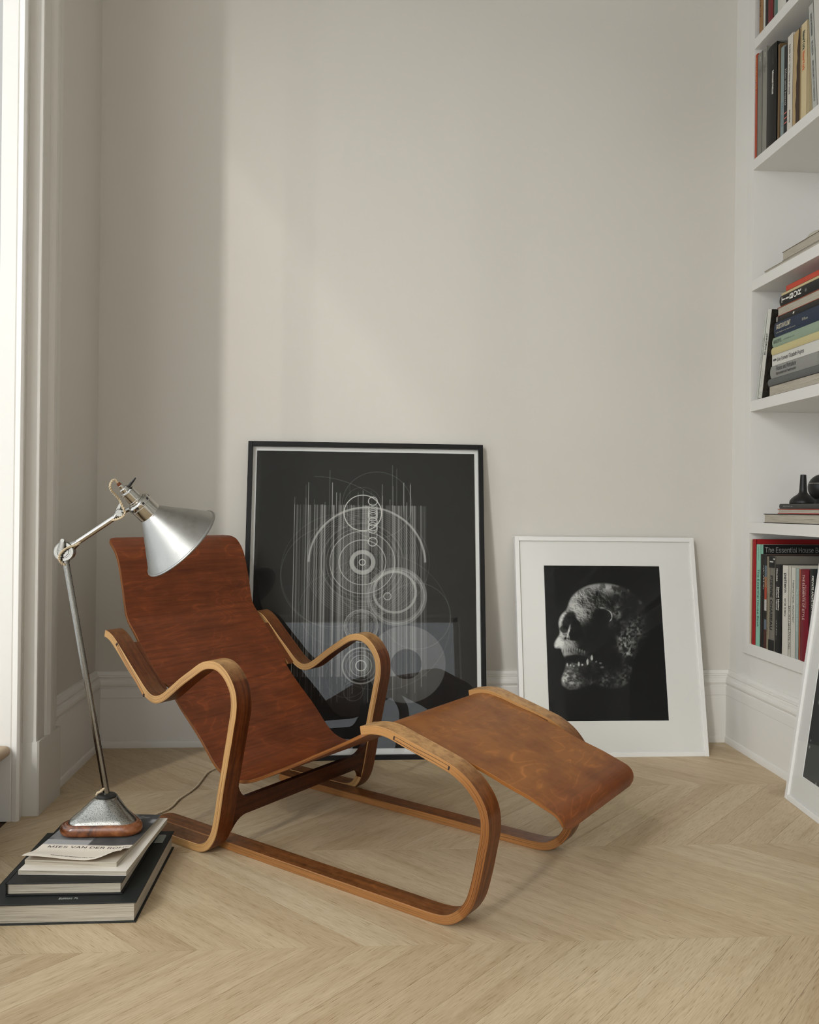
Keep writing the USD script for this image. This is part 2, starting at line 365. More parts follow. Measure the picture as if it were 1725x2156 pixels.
def skirting(a, b, n, trim_a=0.0, trim_b=0.0):
    """From a to b along a wall whose inward normal is n; trim: how much the mitre shortens each end per metre of projection."""
    a, b, n = np.array([*a, 0.0]), np.array([*b, 0.0]), np.array([*n, 0.0]); d = (b - a) / np.linalg.norm(b - a); v = []
    pr = np.array(SK)
    for end, s, base in ((a, 1, trim_a), (b, -1, trim_b)):
        v.append(end + n * pr[:, :1] + s * d * pr[:, :1] * base + np.c_[np.zeros((len(pr), 2)), pr[:, 1]])
    k = len(pr); f = [[i, i + 1, k + i + 1, k + i] for i in range(k - 1)]
    return (np.vstack(v), np.array(f)) if np.cross(d, n)[2] < 0 else (np.vstack(v), np.array(f)[:, ::-1])


structure("baseboard_back", skirting((XL, YB), (XR, YB), (0, -1), 1, 1), "trim_paint", smooth=25)
structure("baseboard_left", skirting((XL, 2.935), (XL, YB), (1, 0), 0, 1), "trim_paint", smooth=25)
structure("baseboard_right", skirting((XR, YF), (XR, YB), (-1, 0), 0, 1), "trim_paint", smooth=25)

# window architrave and linings: the profile is (x, y), swept upwards
def upright(poly, z0, z1):
    m = trimesh.creation.extrude_polygon(Polygon(poly), z1 - z0, engine="earcut"); m.apply_translation((0, 0, z0))
    return m


def architrave(y0, s):
    """y0: the opening's jamb; s = +1 when the architrave runs to larger y."""
    q = lambda L: [(x, y0 + s * y) for x, y in L]
    prof = [(-1.045, 0.0), (-1.045, 0.002), (-1.030, 0.004), (-1.030, 0.012), (-1.018, 0.016), (-1.000, 0.0185), (-0.997, 0.0185), (-0.992, 0.020), (-0.990, 0.024), (-0.990, 0.078), (-0.994, 0.082), (-0.994, 0.092), (-0.986, 0.096), (-0.978, 0.108), (-0.976, 0.124),
            (-0.980, 0.142), (-0.988, 0.152), (-0.988, 0.158), (-0.985, 0.161), (-0.985, 0.176), (-0.990, 0.180), (-0.990, 0.198), (-0.998, 0.204), (-1.04, 0.205)]
    return upright(q(prof), 0.2375, HEAD + 0.2), upright(q([(-1.032, 0.014), (-0.9865, 0.014), (-0.9815, 0.019), (-0.9785, 0.210), (-1.04, 0.210), (-1.04, 0.014)]), 0, 0.2375)


for n_, (a, b) in ((1, W1),):
    far, far_block = architrave(b + 0.026, 1)
    near, near_block = architrave(a - 0.026, -1)
    top = bx((-1.04, a - 0.2, HEAD + 0.0), (-0.985, b + 0.2, HEAD + 0.2))
    t = tag(UsdGeom.Xform.Define(stage, path_for(f"trim_{n_}", None)).GetPrim(), kind="structure")
    part("architrave", cat(far, near), "architrave_paint", t, smooth=20); part("plinth_block", cat(far_block, near_block), "architrave_paint", t); part("head_moulding", top, "trim_paint", t)
    # inner stop moulding that runs down to the floor beside the sill
    bead = [(-1.10, 0.042), (-1.10, -0.004), (-1.052, -0.004), (-1.049, -0.0015), (-1.046, -0.005), (-1.032, -0.007), (-1.029, -0.004), (-1.0255, 0.001), (-1.0255, 0.010), (-1.028, 0.018), (-1.032, 0.022), (-1.032, 0.042)]
    part("stop_bead", cat(*[upright([(x, y + s_ * q) for x, q in bead], 0, HEAD) for y, s_ in ((b, 1), (a, -1))]), "trim_paint", t, smooth=20)
    w = tag(UsdGeom.Xform.Define(stage, path_for(f"window_{n_}", None)).GetPrim(), kind="structure")
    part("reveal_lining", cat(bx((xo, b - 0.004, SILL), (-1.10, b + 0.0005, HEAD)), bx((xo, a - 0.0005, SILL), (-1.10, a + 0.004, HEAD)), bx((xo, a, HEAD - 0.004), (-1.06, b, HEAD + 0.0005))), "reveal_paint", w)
    nose = [(-1.068 + 0.018 * math.sin(t_), SILL - 0.0175 + 0.0175 * math.cos(t_)) for t_ in np.linspace(0, PI, 9)]
    sill = trimesh.creation.extrude_polygon(Polygon([(xo, SILL)] + nose + [(xo, SILL - 0.035)]), b - a - 0.02, engine="earcut")
    sill.apply_transform(np.array([[1, 0, 0, 0], [0, 0, 1, a + 0.01], [0, 1, 0, 0], [0, 0, 0, 1.0]])); sill.invert()
    part("sill", sill, "sill_oak" if "sill_oak" in MAT else flat("sill_oak", lin(176, 152, 122), 0.45), w, smooth=30)
    part("riser", bx((-1.0915, a + 0.005, 0), (-1.084, b - 0.005, SILL - 0.036)), "riser_wood" if "riser_wood" in MAT else flat("riser_wood", lin(104, 76, 50), 0.55), w)
    mull = [a + (b - a) * k / 4 for k in range(5)]
    bars = [bx((xo - 0.02, y - 0.02, SILL), (xo + 0.03, y + 0.02, HEAD)) if y in (a, b) else bx((xo - 0.004, y - 0.007, SILL), (xo + 0.010, y + 0.007, HEAD)) for y in mull] + [bx((xo - 0.02, a, z - 0.02), (xo + 0.03, b, z + 0.02)) for z in (SILL + 0.02, HEAD - 0.02)]
    part("window_frame", cat(*bars), "trim_paint", w)
    for k in range(len(mull) - 1):
        part("pane", bx((xo + 0.002, mull[k] + 0.0085, SILL + 0.0405), (xo + 0.006, mull[k + 1] - 0.0085, HEAD - 0.0405)), "glazing", w)

w = tag(UsdGeom.Xform.Define(stage, path_for("window_2", None)).GetPrim(), kind="structure")  # unseen window added behind the camera to let in fill light
part("window_frame", cat(bx((F0, YF - 0.28, FZ0), (F0 + 0.05, YF - 0.22, FZ1)), bx((F1 - 0.05, YF - 0.28, FZ0), (F1, YF - 0.22, FZ1)), bx((F0, YF - 0.28, FZ0), (F1, YF - 0.22, FZ0 + 0.05)), bx((F0, YF - 0.28, FZ1 - 0.05), (F1, YF - 0.22, FZ1)),
                         bx((0.23, YF - 0.27, FZ0), (0.27, YF - 0.23, FZ1))), "trim_paint", w)
part("pane", bx((F0 + 0.05, YF - 0.252, FZ0 + 0.05), (F1 - 0.05, YF - 0.248, FZ1 - 0.05)), "glazing", w)

# ------------------------------------------------------------------ chevron floor
fl = tag(UsdGeom.Xform.Define(stage, "/World/floor").GetPrim(), kind="structure")
part("subfloor", bx((XL - TH, YF - 0.1, -0.05), (XR + 0.5, YB + 0.1, -0.0045)), flat("floor_gap", lin(74, 56, 38), 0.8), fl)
ROW, PITCH, SEAM0, TILT = 0.533, 0.1258, 1.898, -0.006
room = sbox(XL - 0.02, YF, XR + 0.02, YB - 0.02)
node0 = -0.455
rest_v, rest_f, rest_uv, nv = [], [], [], 0
count = 0
for row in range(-10, 4):
    y0, y1 = SEAM0 + ROW * row, SEAM0 + ROW * (row + 1)
    lean = 1 if row % 2 else -1           # the row just beyond the first seam leans back to the left
    for k in range(-14, 26):
        xs = node0 + PITCH * k
        xa, xb = (xs, xs - ROW) if lean == -1 else (xs - ROW, xs)
        g = 0.0004
        P = np.array([(xa + g, y0 + g), (xa + PITCH - g, y0 + g), (xb + PITCH - g, y1 - g), (xb + g, y1 - g)])
        P[:, 1] += TILT * P[:, 0]
        poly = Polygon(P).intersection(room)
        if poly.is_empty or poly.geom_type != "Polygon" or poly.area < 2e-4:
            continue
        inner = poly.buffer(-0.0004, join_style=2)
        if inner.is_empty or inner.geom_type != "Polygon" or len(inner.exterior.coords) != len(poly.exterior.coords):
            inner = poly
        o = np.array(poly.exterior.coords)[:-1]; i_ = np.array(inner.exterior.coords)[:-1]
        if inner is not poly:
            j0 = int(np.argmin(np.linalg.norm(i_ - o[0], axis=1))); i_ = np.roll(i_, -j0, 0)
            if np.linalg.norm(i_[1] - o[1]) > 0.01:
                i_ = np.roll(i_[::-1], 1, 0)
        n = len(o); dz = 0.0
        v = np.vstack([np.c_[i_, np.full(n, dz)], np.c_[o, np.full(n, dz - 0.00008)], np.c_[o, np.full(n, -0.0046)]])
        ccw = Polygon(o).exterior.is_ccw
        f = [[0, a, a + 1] for a in range(1, n - 1)]
        for a in range(n):
            b = (a + 1) % n
            for lo_, hi_ in ((n, 0), (2 * n, n)):
                f += [[lo_ + a, lo_ + b, hi_ + b], [lo_ + a, hi_ + b, hi_ + a]]
        f = np.array(f)
        if not ccw:
            f = f[:, ::-1]
        d = np.array([xb - xa, y1 - y0]); d /= np.linalg.norm(d); e = np.array([-d[1], d[0]])
        off = 10.0 * (1 + (count * 37) % 400)
        uv = np.c_[(v[:, :2] - P[0]) @ d + off + 1.0, (v[:, :2] - P[0]) @ e + 3.3 * (count % 11)]
        count += 1
        if row >= -4:
            part("plank", trimesh.Trimesh(v, f, process=False), "oak", fl, uv=uv)
        else:
            rest_v.append(v); rest_f.append(f + nv); rest_uv.append(uv); nv += len(v)
tag(part("far_planks", trimesh.Trimesh(np.vstack(rest_v), np.vstack(rest_f), process=False), "oak", fl, uv=np.vstack(rest_uv)), kind="stuff")

# ------------------------------------------------------------------ the long chair
CH = thing("long_chair", "bent plywood long chair with scrolled arms and raised leg rest on the oak floor", "chair", (-0.413, 2.4277, 0), -39.35)
WB = 0.0605          # width of the bent bands


def band(center, t, v0, v1, wear_sheen=None, uoff=0.0, seg=None, end_round=0.0, c=0.0018):
    """A flat bent band: the centre line in (u, z), thickness t, from v0 to v1. Returns mesh, st and wear."""
    p, s = resample(spline(center, 400), 0.008)
    d = np.gradient(p, axis=0); d /= np.linalg.norm(d, axis=1, keepdims=True); nrm = np.c_[-d[:, 1], d[:, 0]]
    h = t / 2; L = len(p); V, F, UV, WE = [], [], [], []; nv = 0
    w = np.zeros(L) if wear_sheen is None else np.array([wear_sheen(a, b, q) for (a, b), q in zip(p, s)])
    va = np.full(L, v0, float) if np.isscalar(v0) else np.array([v0(a, b, q, s[-1]) for (a, b), q in zip(p, s)])
    vb = np.full(L, v1, float) if np.isscalar(v1) else np.array([v1(a, b, q, s[-1]) for (a, b), q in zip(p, s)])

    def strip(rows, st_v, flip, side=0.0, wscale=1.0):
        nonlocal nv
        m = len(rows)
        for r, vv in zip(rows, st_v):
            V.append(r); UV.append(np.c_[s + uoff, np.broadcast_to(vv, L) + side]); WE.append(w * wscale)
        for a in range(m - 1):
            i = nv + a * L + np.arange(L - 1)
            q = np.c_[i, i + 1, i + L + 1, i + L]
            F.append(q[:, ::-1] if flip else q)
        nv += m * L

    def at(off, v):
        q = p + nrm * off
        return np.c_[q[:, 0], np.broadcast_to(v, L), q[:, 1]]
    nseg = seg or 3
    fr = np.linspace(0, 1, nseg + 1)
    top = [va + c + (vb - va - 2 * c) * a for a in fr]
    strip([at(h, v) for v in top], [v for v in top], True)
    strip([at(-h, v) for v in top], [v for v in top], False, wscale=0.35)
    strip([at(-h + c, va), at(h - c, va)], [-h + c, h - c], True, 10.0)
    strip([at(-h + c, vb), at(h - c, vb)], [-h + c, h - c], False, 10.0)
    strip([at(h - c, va), at(h, va + c)], [h - c, h], True, 10.0); strip([at(h, vb - c), at(h - c, vb)], [h, h - c], True, 10.0)
    strip([at(-h, va + c), at(-h + c, va)], [-h, -h + c], True, 10.0); strip([at(-h + c, vb), at(-h, vb - c)], [-h + c, -h], True, 10.0)
    v = np.vstack(V); f = np.vstack(F); uv = np.vstack(UV); we = np.concatenate(WE)
    f = np.vstack([f[:, [0, 1, 2]], f[:, [0, 2, 3]]])
    for k, flip in ((0, False), (L - 1, True)):                       # end faces
        q = [at(-h, va + c)[k], at(-h, vb - c)[k], at(-h + c, vb)[k], at(h - c, vb)[k], at(h, vb - c)[k], at(h, va + c)[k], at(h - c, va)[k], at(-h + c, va)[k]]
        tri = np.array([[0, a, a + 1] for a in range(1, 7)]) + len(v)
        v = np.vstack([v, q]); f = np.vstack([f, tri[:, ::-1] if flip else tri])
        uv = np.vstack([uv, [(s[k] + uoff + x[1], 10 + (x[2] - p[k, 1])) for x in q]]); we = np.r_[we, np.zeros(8)]
    return trimesh.Trimesh(v, f, process=False), uv, we


ARM = [(-.466, .588), (-.445, .582), (-.425, .570), (-.40, .549), (-.37, .522), (-.345, .499), (-.32, .477), (-.295, .455), (-.273, .436), (-.252, .4215), (-.235, .414), (-.213, .4115), (-.192, .417), (-.172, .427), (-.148, .4435), (-.12, .464),
       (-.09, .485), (-.06, .504), (-.03, .523), (-.005, .537), (.02, .5445), (.04, .546), (.06, .543), (.08, .533), (.098, .518), (.112, .5), (.1225, .48), (.127, .46), (.128, .438), (.1255, .415), (.118, .38), (.111, .345), (.103, .31), (.095, .272),
       (.086, .23), (.077, .185), (.069, .14), (.0595, .095), (.050, .065), (.036, .041), (.018, .0235), (-.003, .0145), (-.03, .0118), (-.07, .0114), (-.15, .0114), (-.22, .0114), (-.287, .0114)]
FOOT = [(.531, .4265), (.548, .430), (.566, .434), (.5845, .4355), (.6045, .435), (.6245, .4315), (.6445, .426), (.668, .419), (.692, .4125), (.717, .4055), (.741, .3985), (.765, .392), (.788, .385), (.8065, .379), (.824, .3705), (.840, .361), (.8535, .351), (.866, .339),
        (.878, .325), (.888, .310), (.895, .294), (.899, .276), (.900, .254), (.898, .231), (.893, .205), (.888, .18), (.882, .15), (.876, .125), (.869, .0985), (.862, .079), (.853, .063), (.842, .048), (.828, .035), (.811, .0235), (.793, .0165), (.772, .0128), (.75, .0114),
        (.70, .0112), (.6, .0112), (.5, .0112), (.35, .0112), (.2, .0112), (.05, .0112), (-.1, .0112), (-.2, .0112), (-.287, .0112)]


def bump_(x, c, w):
    return math.exp(-((x - c) / w) ** 2)


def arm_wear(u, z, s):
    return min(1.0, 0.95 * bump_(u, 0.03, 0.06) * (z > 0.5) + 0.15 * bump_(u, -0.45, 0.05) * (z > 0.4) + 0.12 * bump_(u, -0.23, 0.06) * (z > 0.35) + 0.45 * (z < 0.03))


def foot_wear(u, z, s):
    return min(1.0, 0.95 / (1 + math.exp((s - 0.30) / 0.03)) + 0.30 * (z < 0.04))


def rear_round(va, vb, near):
    """The band's rear end is rounded in plan."""
    def f(u, z, s, total):
        k = min(1.0, (total - s) / 0.030)
        return (va if near else vb) + (1 if near else -1) * 0.022 * (1 - math.sqrt(max(0.0, 1 - (1 - k) ** 2)))
    return f


V1 = 0.724
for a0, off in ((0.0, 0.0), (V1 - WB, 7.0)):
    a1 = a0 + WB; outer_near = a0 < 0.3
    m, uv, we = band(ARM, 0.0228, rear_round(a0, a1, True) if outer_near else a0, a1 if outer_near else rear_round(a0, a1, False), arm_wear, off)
    part("arm_frame", m, "frame_wood", CH, smooth=True, uv=uv, primvars={"wear_sheen": we})
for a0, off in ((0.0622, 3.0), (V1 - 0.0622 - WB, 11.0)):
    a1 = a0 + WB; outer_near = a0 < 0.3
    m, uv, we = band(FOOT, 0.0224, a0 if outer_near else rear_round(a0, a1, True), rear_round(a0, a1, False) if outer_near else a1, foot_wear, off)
    part("runner_frame", m, "foot_wood", CH, smooth=True, uv=uv, primvars={"wear_sheen": we})

SHEET = [(-.588, .884), (-.568, .877), (-.552, .866), (-.537, .851), (-.523, .831), (-.515, .815), (-.505, .787), (-.496, .753), (-.487, .719), (-.479, .681), (-.473, .655), (-.464, .630), (-.451, .611), (-.433, .593), (-.416, .574), (-.392, .547), (-.36, .513), (-.325, .478),
         (-.29, .443), (-.265, .418), (-.240, .391), (-.212, .364), (-.174, .331), (-.135, .297), (-.097, .259), (-.067, .228), (-.047, .212), (-.02, .1985), (.01, .191), (.038, .1895), (.066, .192), (.100, .2015), (.140, .218), (.186, .240), (.250, .2705),
         (.311, .301), (.371, .331), (.407, .349), (.46, .3765), (.50, .398), (.53, .4145), (.555, .4265), (.580, .4325), (.605, .4325), (.63, .428), (.66, .420), (.70, .4085), (.75, .3965), (.806, .3800), (.838, .3705), (.884, .3555), (.93, .3405), (.974, .3275), (1.010, .3145),
         (1.032, .3065), (1.046, .3000), (1.056, .2900), (1.061, .2760), (1.061, .2620)]


def sheet_a(u, z, s, total):
    a = 0.080
    a += 0.020 / (1 + math.exp(-(s - 0.565) / 0.004)) + 0.0245 * (1 / (1 + math.exp(-(u - 0.515) / 0.004)) if s > 0.6 else 0) + 0.011 * (1 / (1 + math.exp(-(u - 0.80) / 0.02)) if s > 0.6 else 0)
    for q, r in ((s, 0.040), (total - s, 0.035)):
        if q < r:
            a += r - math.sqrt(max(0.0, r * r - (r - q) ** 2))
    return a


def sheet_wear_sheen(u, z, s):  # worn stain plus light sheen painted into the leg rest; darker at the curl
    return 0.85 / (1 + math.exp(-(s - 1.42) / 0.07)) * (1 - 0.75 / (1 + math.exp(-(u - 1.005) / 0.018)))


m, uv, we = band(SHEET, 0.0092, lambda u, z, s, T: sheet_a(u, z, s, T), lambda u, z, s, T: V1 - sheet_a(u, z, s, T), sheet_wear_sheen, 20.0, seg=14, c=0.0012)
SP = part("seat_panel", m, "sheet_wood", CH, smooth=True, uv=uv, primvars={"wear_sheen": we})


def sub(center, u0, u1, off=0.0):
    p = spline(center, 900); k = (p[:, 0] >= u0) & (p[:, 0] <= u1) & (p[:, 1] > 0.3)
    return p[k] + [0, off]


for cl, u0, u1, vs in ((SHEET, -.402, -.268, (0.0, V1)), (SHEET, .640, .800, (0.0622, V1 - 0.0622))):
    for v in vs:
        near = v < 0.3
        m, uv, we = band(sub(cl, u0, u1), 0.0088, v - 0.0006 if near else v - 0.088, v + 0.088 if near else v + 0.0006, None, 31.0, c=0.0006)
        part("tenon", m, "tenon_wood", SP, smooth=True, uv=uv, primvars={"wear_sheen": we})
        m, uv, we = band(sub(cl, u0 - 0.005, u1 + 0.005), 0.0102, v - 0.0003 if near else v - 0.004, v + 0.004 if near else v + 0.0003, None, 31.0, c=0.0004)
        part("mortise", m, "mortise_dark" if "mortise_dark" in MAT else flat("mortise_dark", lin(40, 20, 10), 0.7), CH, smooth=True)
# stretcher between the arm legs, flared where it meets them
st = []
vm0, vm1 = WB - 0.001, V1 - WB + 0.001
for v in np.linspace(vm0, vm1, 61):
    e = min(v - vm0, vm1 - v); k = max(0.0, 1 - e / 0.048)
    st.append((v, 0.151 + 0.038 * k ** 2.4 + 0.010 * k, 0.098 - 0.034 * k ** 2.4 - 0.006 * k))
st = np.array(st); L = len(st); TS = 0.019
def strw(v, z, du):
    return np.c_[0.2 * (z - 0.11) + 0.0635 + du, v, z]
rows = [strw(st[:, 0], st[:, 1], TS / 2 - 0.003), strw(st[:, 0], st[:, 2], TS / 2 - 0.003), strw(st[:, 0], st[:, 2], -TS / 2 - 0.003), strw(st[:, 0], st[:, 1], -TS / 2 - 0.003)]
V, F, UV, nv = [], [], [], 0
for a in range(4):
    A, B = rows[a], rows[(a + 1) % 4]
    V += [A, B]; i = nv + np.arange(L - 1); F.append(np.c_[i, i + L, i + L + 1, i + 1]); nv += 2 * L
    UV += [np.c_[A[:, 1] + 3 * a, A[:, 2]], np.c_[B[:, 1] + 3 * a, B[:, 2]]]
part("stretcher", (np.vstack(V), np.vstack(F)), "brace_wood", CH, smooth=True, uv=np.vstack(UV), primvars={"wear_sheen": np.zeros(nv)}, label="dark brown flared stretcher")

# ------------------------------------------------------------------ framed pictures
def picture(name, label, w, h, bar, depth, frame_mat, mount, mount_mat, loc, rotz, lean, print_rect, ink, nx, ny):
    """A frame that stands on its lower edge: x across, z up before it leans back by `lean` degrees; its face looks along -y. Base point: lower left front edge."""
    x = UsdGeom.Xform.Define(stage, path_for(name, None))
    x.AddTranslateOp().Set(Gf.Vec3d(*loc)); x.AddRotateZOp().Set(rotz); x.AddRotateXOp().Set(-lean)
    t = tag(x.GetPrim(), label, "picture")
    c = 0.0012
    bars = cat(cbox((0, 0, 0), (bar, depth, h), c), cbox((w - bar, 0, 0), (w, depth, h), c), cbox((bar, 0, 0), (w - bar, depth, bar), c), cbox((bar, 0, h - bar), (w - bar, depth, h), c))
    part("frame", bars, frame_mat, t)
    part("backing", bx((bar * 0.6, depth - 0.006, bar * 0.6), (w - bar * 0.6, depth - 0.003, h - bar * 0.6)), "backing", t)
    x0, z0, x1, z1 = print_rect
    if mount:
        y = 0.0085; b = 0.0018       # window mount with a bevelled opening
        O = [(bar, bar), (w - bar, bar), (w - bar, h - bar), (bar, h - bar)]; I = [(x0 - b, z0 - b), (x1 + b, z0 - b), (x1 + b, z1 + b), (x0 - b, z1 + b)]; J = [(x0, z0), (x1, z0), (x1, z1), (x0, z1)]
        v = [(a, y, b_) for a, b_ in O] + [(a, y, b_) for a, b_ in I] + [(a, y + b, b_) for a, b_ in J]
        f = [[k + a, k + (a + 1) % 4, k + 4 + (a + 1) % 4, k + 4 + a] for k in (0, 4) for a in range(4)]
        part("mount", (np.array(v), np.array(f)), mount_mat, t); yp = y + b + 0.0006
    else:
        part("mount", bx((bar, 0.024, bar), (w - bar, 0.026, h - bar)), mount_mat, t); yp = 0.021
    gx, gz = np.meshgrid(np.linspace(x0, x1, nx), np.linspace(z0, z1, ny))
    v = np.c_[gx.ravel(), np.full(gx.size, yp), gz.ravel()]
    i = (np.arange(ny - 1)[:, None] * nx + np.arange(nx - 1)).ravel()
    f = np.c_[i, i + 1, i + nx + 1, i + nx]
    col = ink((gx - x0) / (x1 - x0), (z1 - gz) / (z1 - z0)).reshape(-1, 3)
    part("print", (v, f), "print_ink", t, primvars={"ink": col})
    part("glass", bx((bar * 0.7, 0.0045, bar * 0.7), (w - bar * 0.7, 0.0065, h - bar * 0.7)), "museum_glass" if mount else "picture_glass", t)
    return t


def smooth(e0, e1, x):
    t = np.clip((x - e0) / (e1 - e0), 0, 1)
    return t * t * (3 - 2 * t)


def abstract_ink(a, b):
    """White rings, arcs and vertical rays on black; units: the print's width is 464, its height 640 (a, b from the upper left corner)."""
    X, Y = a * 462.0, b * 636.0
    g = np.zeros_like(X)
    r_ = np.random.default_rng(3)

    def add(al):
        nonlocal g
        g = g + (1 - g) * np.clip(al, 0, 1)

    def ring(x, y, r, w=0.8, k=0.8, top=None):
        d = np.abs(np.hypot(X - x, Y - y) - r)
        m = k * (1 - smooth(w * 0.5, w * 0.5 + 0.9, d))
        if top is not None:
            m = m * (1 - smooth(top - 3, top + 1, Y))
        add(m)
    S = 2.995; ox, oy = 40 * 1.0, 46.0            # from a 2.995x study of the print to these units
    q = lambda x, y: (x / S - ox, y / S - oy)
    # a veil of vertical rays
    x0, y0 = q(362, 495); x1, y1 = q(1192, 1600)
    veil = smooth(x0 - 1, x0 + 1, X) * (1 - smooth(x1 - 1, x1 + 1, X)) * smooth(y0 - .5, y0 + .8, Y)
    n1 = meshkit.noise(np.stack([X * 0.9, Y * 0.0, X * 0], -1), 5); n2 = meshkit.noise(np.stack([X * 0.33, Y * 0.002, X * 0], -1), 9)
    band_ = np.zeros_like(X)
    for c, w, k in ((455, 18, .5), (553, 10, .45), (606, 16, .5), (728, 30, .25), (812, 42, .42), (900, 12, .3), (938, 9, .5), (992, 14, .55), (1028, 40, .3), (1062, 10, .3), (1108, 34, .45), (395, 30, .10), (505, 40, .18), (660, 45, .16), (1165, 25, .12)):
        u = q(c, 0)[0]; band_ = np.maximum(band_, k * (1 - smooth(w / S * 0.40, w / S * 0.62, np.abs(X - u))))
    low = 1 - 0.75 * smooth(y1 - 1, y1 + 1, Y)
    add(veil * low * (1 - smooth(q(0, 1740)[1], q(0, 1790)[1], Y)) * np.clip(0.06 + 0.55 * (n1 - 0.45) * (n2 > 0.3) + band_ * (0.45 + 0.75 * n1), 0, 1) * 0.60)
    for k in range(70):
        x = r_.uniform(362, 1192); long_ = r_.random() < 0.35
        ya = (r_.uniform(335, 480) if long_ else 495); yb = r_.choice([1600, r_.uniform(1600, 1770)])
        u, va = q(x, ya); vb = q(x, yb)[1]
        add(r_.uniform(0.12, 0.55) * (1 - smooth(0.25, 0.75, np.abs(X - u))) * smooth(va - 2, va, Y) * (1 - smooth(vb - 1, vb + 1, Y)))
    for x, ya in ((448, 345), (598, 345), (623, 410), (1049, 340), (1091, 352), (977, 222), (1004, 248), (580, 262)):
        u, va = q(x, ya)
        add((0.65 if ya > 300 else 0.25) * (1 - smooth(0.3, 0.8, np.abs(X - u))) * smooth(va - 1, va + 1, Y) * (1 - smooth(q(0, 480)[1], q(0, 620)[1], Y)))
    # rings
    C = lambda x, y, r, w=.9, k=.8, top=None: ring(*q(x, y), r / S, w, k, None if top is None else q(0, top)[1])
    C(820, 872, 365, 2.6, .55, 872); C(820, 872, 358, 1.2, .25, 872)
    C(790, 545, 118, 1.0, .95)
    for y, k in ((467, .9), (515, .35), (530, .5), (545, .7), (556, .7), (570, .8), (603, .8), (618, .35), (636, .8), (650, .75), (690, .4), (735, .9)):
        C(853, y, 28, .9, k)
    C(789, 870, 19, 1.0, .9); C(790, 870, 203, .9, .6); C(790, 870, 146, .9, .65); C(790, 870, 225, .5, .25); C(790, 870, 255, .5, .3)
    d = np.hypot(X - q(790, 870)[0], Y - q(790, 870)[1]) * S
    add(0.62 * smooth(52, 56, d) * (1 - smooth(78, 83, d)))
    for r in range(262, 360, 12):
        C(790, 870, r, .35, .18)
    for r in range(95, 200, 9):
        C(790, 868, r, .3, .20)
    cx_, cy_ = q(1005, 1090); d = np.hypot(X - cx_, Y - cy_) * S
    add(0.30 * smooth(154, 158, d) * (1 - smooth(188, 191, d)))
    fine = meshkit.noise(np.stack([X * 1.6, Y * 1.6, X * 0], -1), 21)
    add(0.25 * (1 - smooth(150, 156, d)) * fine)
    cx_, cy_ = q(993, 1062); d = np.hypot(X - cx_, Y - cy_) * S
    add(0.5 * smooth(122, 126, d) * (1 - smooth(137, 141, d)))
    C(947, 1090, 23, .9, .75); C(1005, 1090, 172, .6, .4)
    for r, k in ((104, .6), (96, .35), (88, .3), (70, .2), (60, .15), (50, .15)):
        C(785, 1281, r, .7, k)
    for r, k, w in ((32, .95, 1.1), (66, .55, .8), (52, .3, .6), (42, .3, .6), (112, .55, 2.2), (90, .3, .7)):
        C(785, 1531, r, w, k)
    for r in (150, 118, 80):
        C(800, 1040, r, .4, .18)
    cx_, cy_ = q(1065, 1522); d = np.hypot(X - cx_, Y - cy_) * S
    disc = smooth(93, 96, d) * (1 - smooth(242, 246, d))
    add(0.24 * disc)
    g = g * np.where(d < 94, 0.62, 1.0)
    for x, y, r, k in ((610, 960, 325, .16), (660, 930, 375, .12), (880, 490, 220, .2), (1130, 1215, 212, .18), (905, 1250, 435, .12), (700, 1600, 130, .15), (740, 1690, 60, .2), (880, 870, 330, .12), (790, 490, 115, .15), (640, 1170, 235, .12)):
        C(x, y, r, .45, k)
    # a long faint curve from the upper left
    t = X - q(485, 310)[0]; yc = q(0, 306)[1] + 0.0026 * np.maximum(t, 0) ** 2
    add(0.22 * (t > 0) * (t < 130) * (1 - smooth(0.3, 0.9, np.abs(Y - yc) / np.sqrt(1 + (0.0052 * t) ** 2))))
    val = 0.006 + 0.60 * g ** 1.45
    return np.stack([val, val * 0.985, val * 0.94], -1)


def in_poly(poly, X, Y):
    """Signed distance, positive inside."""
    p = np.asarray(poly, float); best = np.full(X.shape, 1e9); inside = np.zeros(X.shape, bool)
    for a, b in zip(p, np.roll(p, -1, 0)):
        e = b - a; t = np.clip(((X - a[0]) * e[0] + (Y - a[1]) * e[1]) / (e @ e), 0, 1)
        best = np.minimum(best, np.hypot(X - a[0] - t * e[0], Y - a[1] - t * e[1]))
        if a[1] != b[1]:
            inside ^= ((a[1] > Y) != (b[1] > Y)) & (X < (b[0] - a[0]) * (Y - a[1]) / (b[1] - a[1]) + a[0])
    return np.where(inside, best, -best)


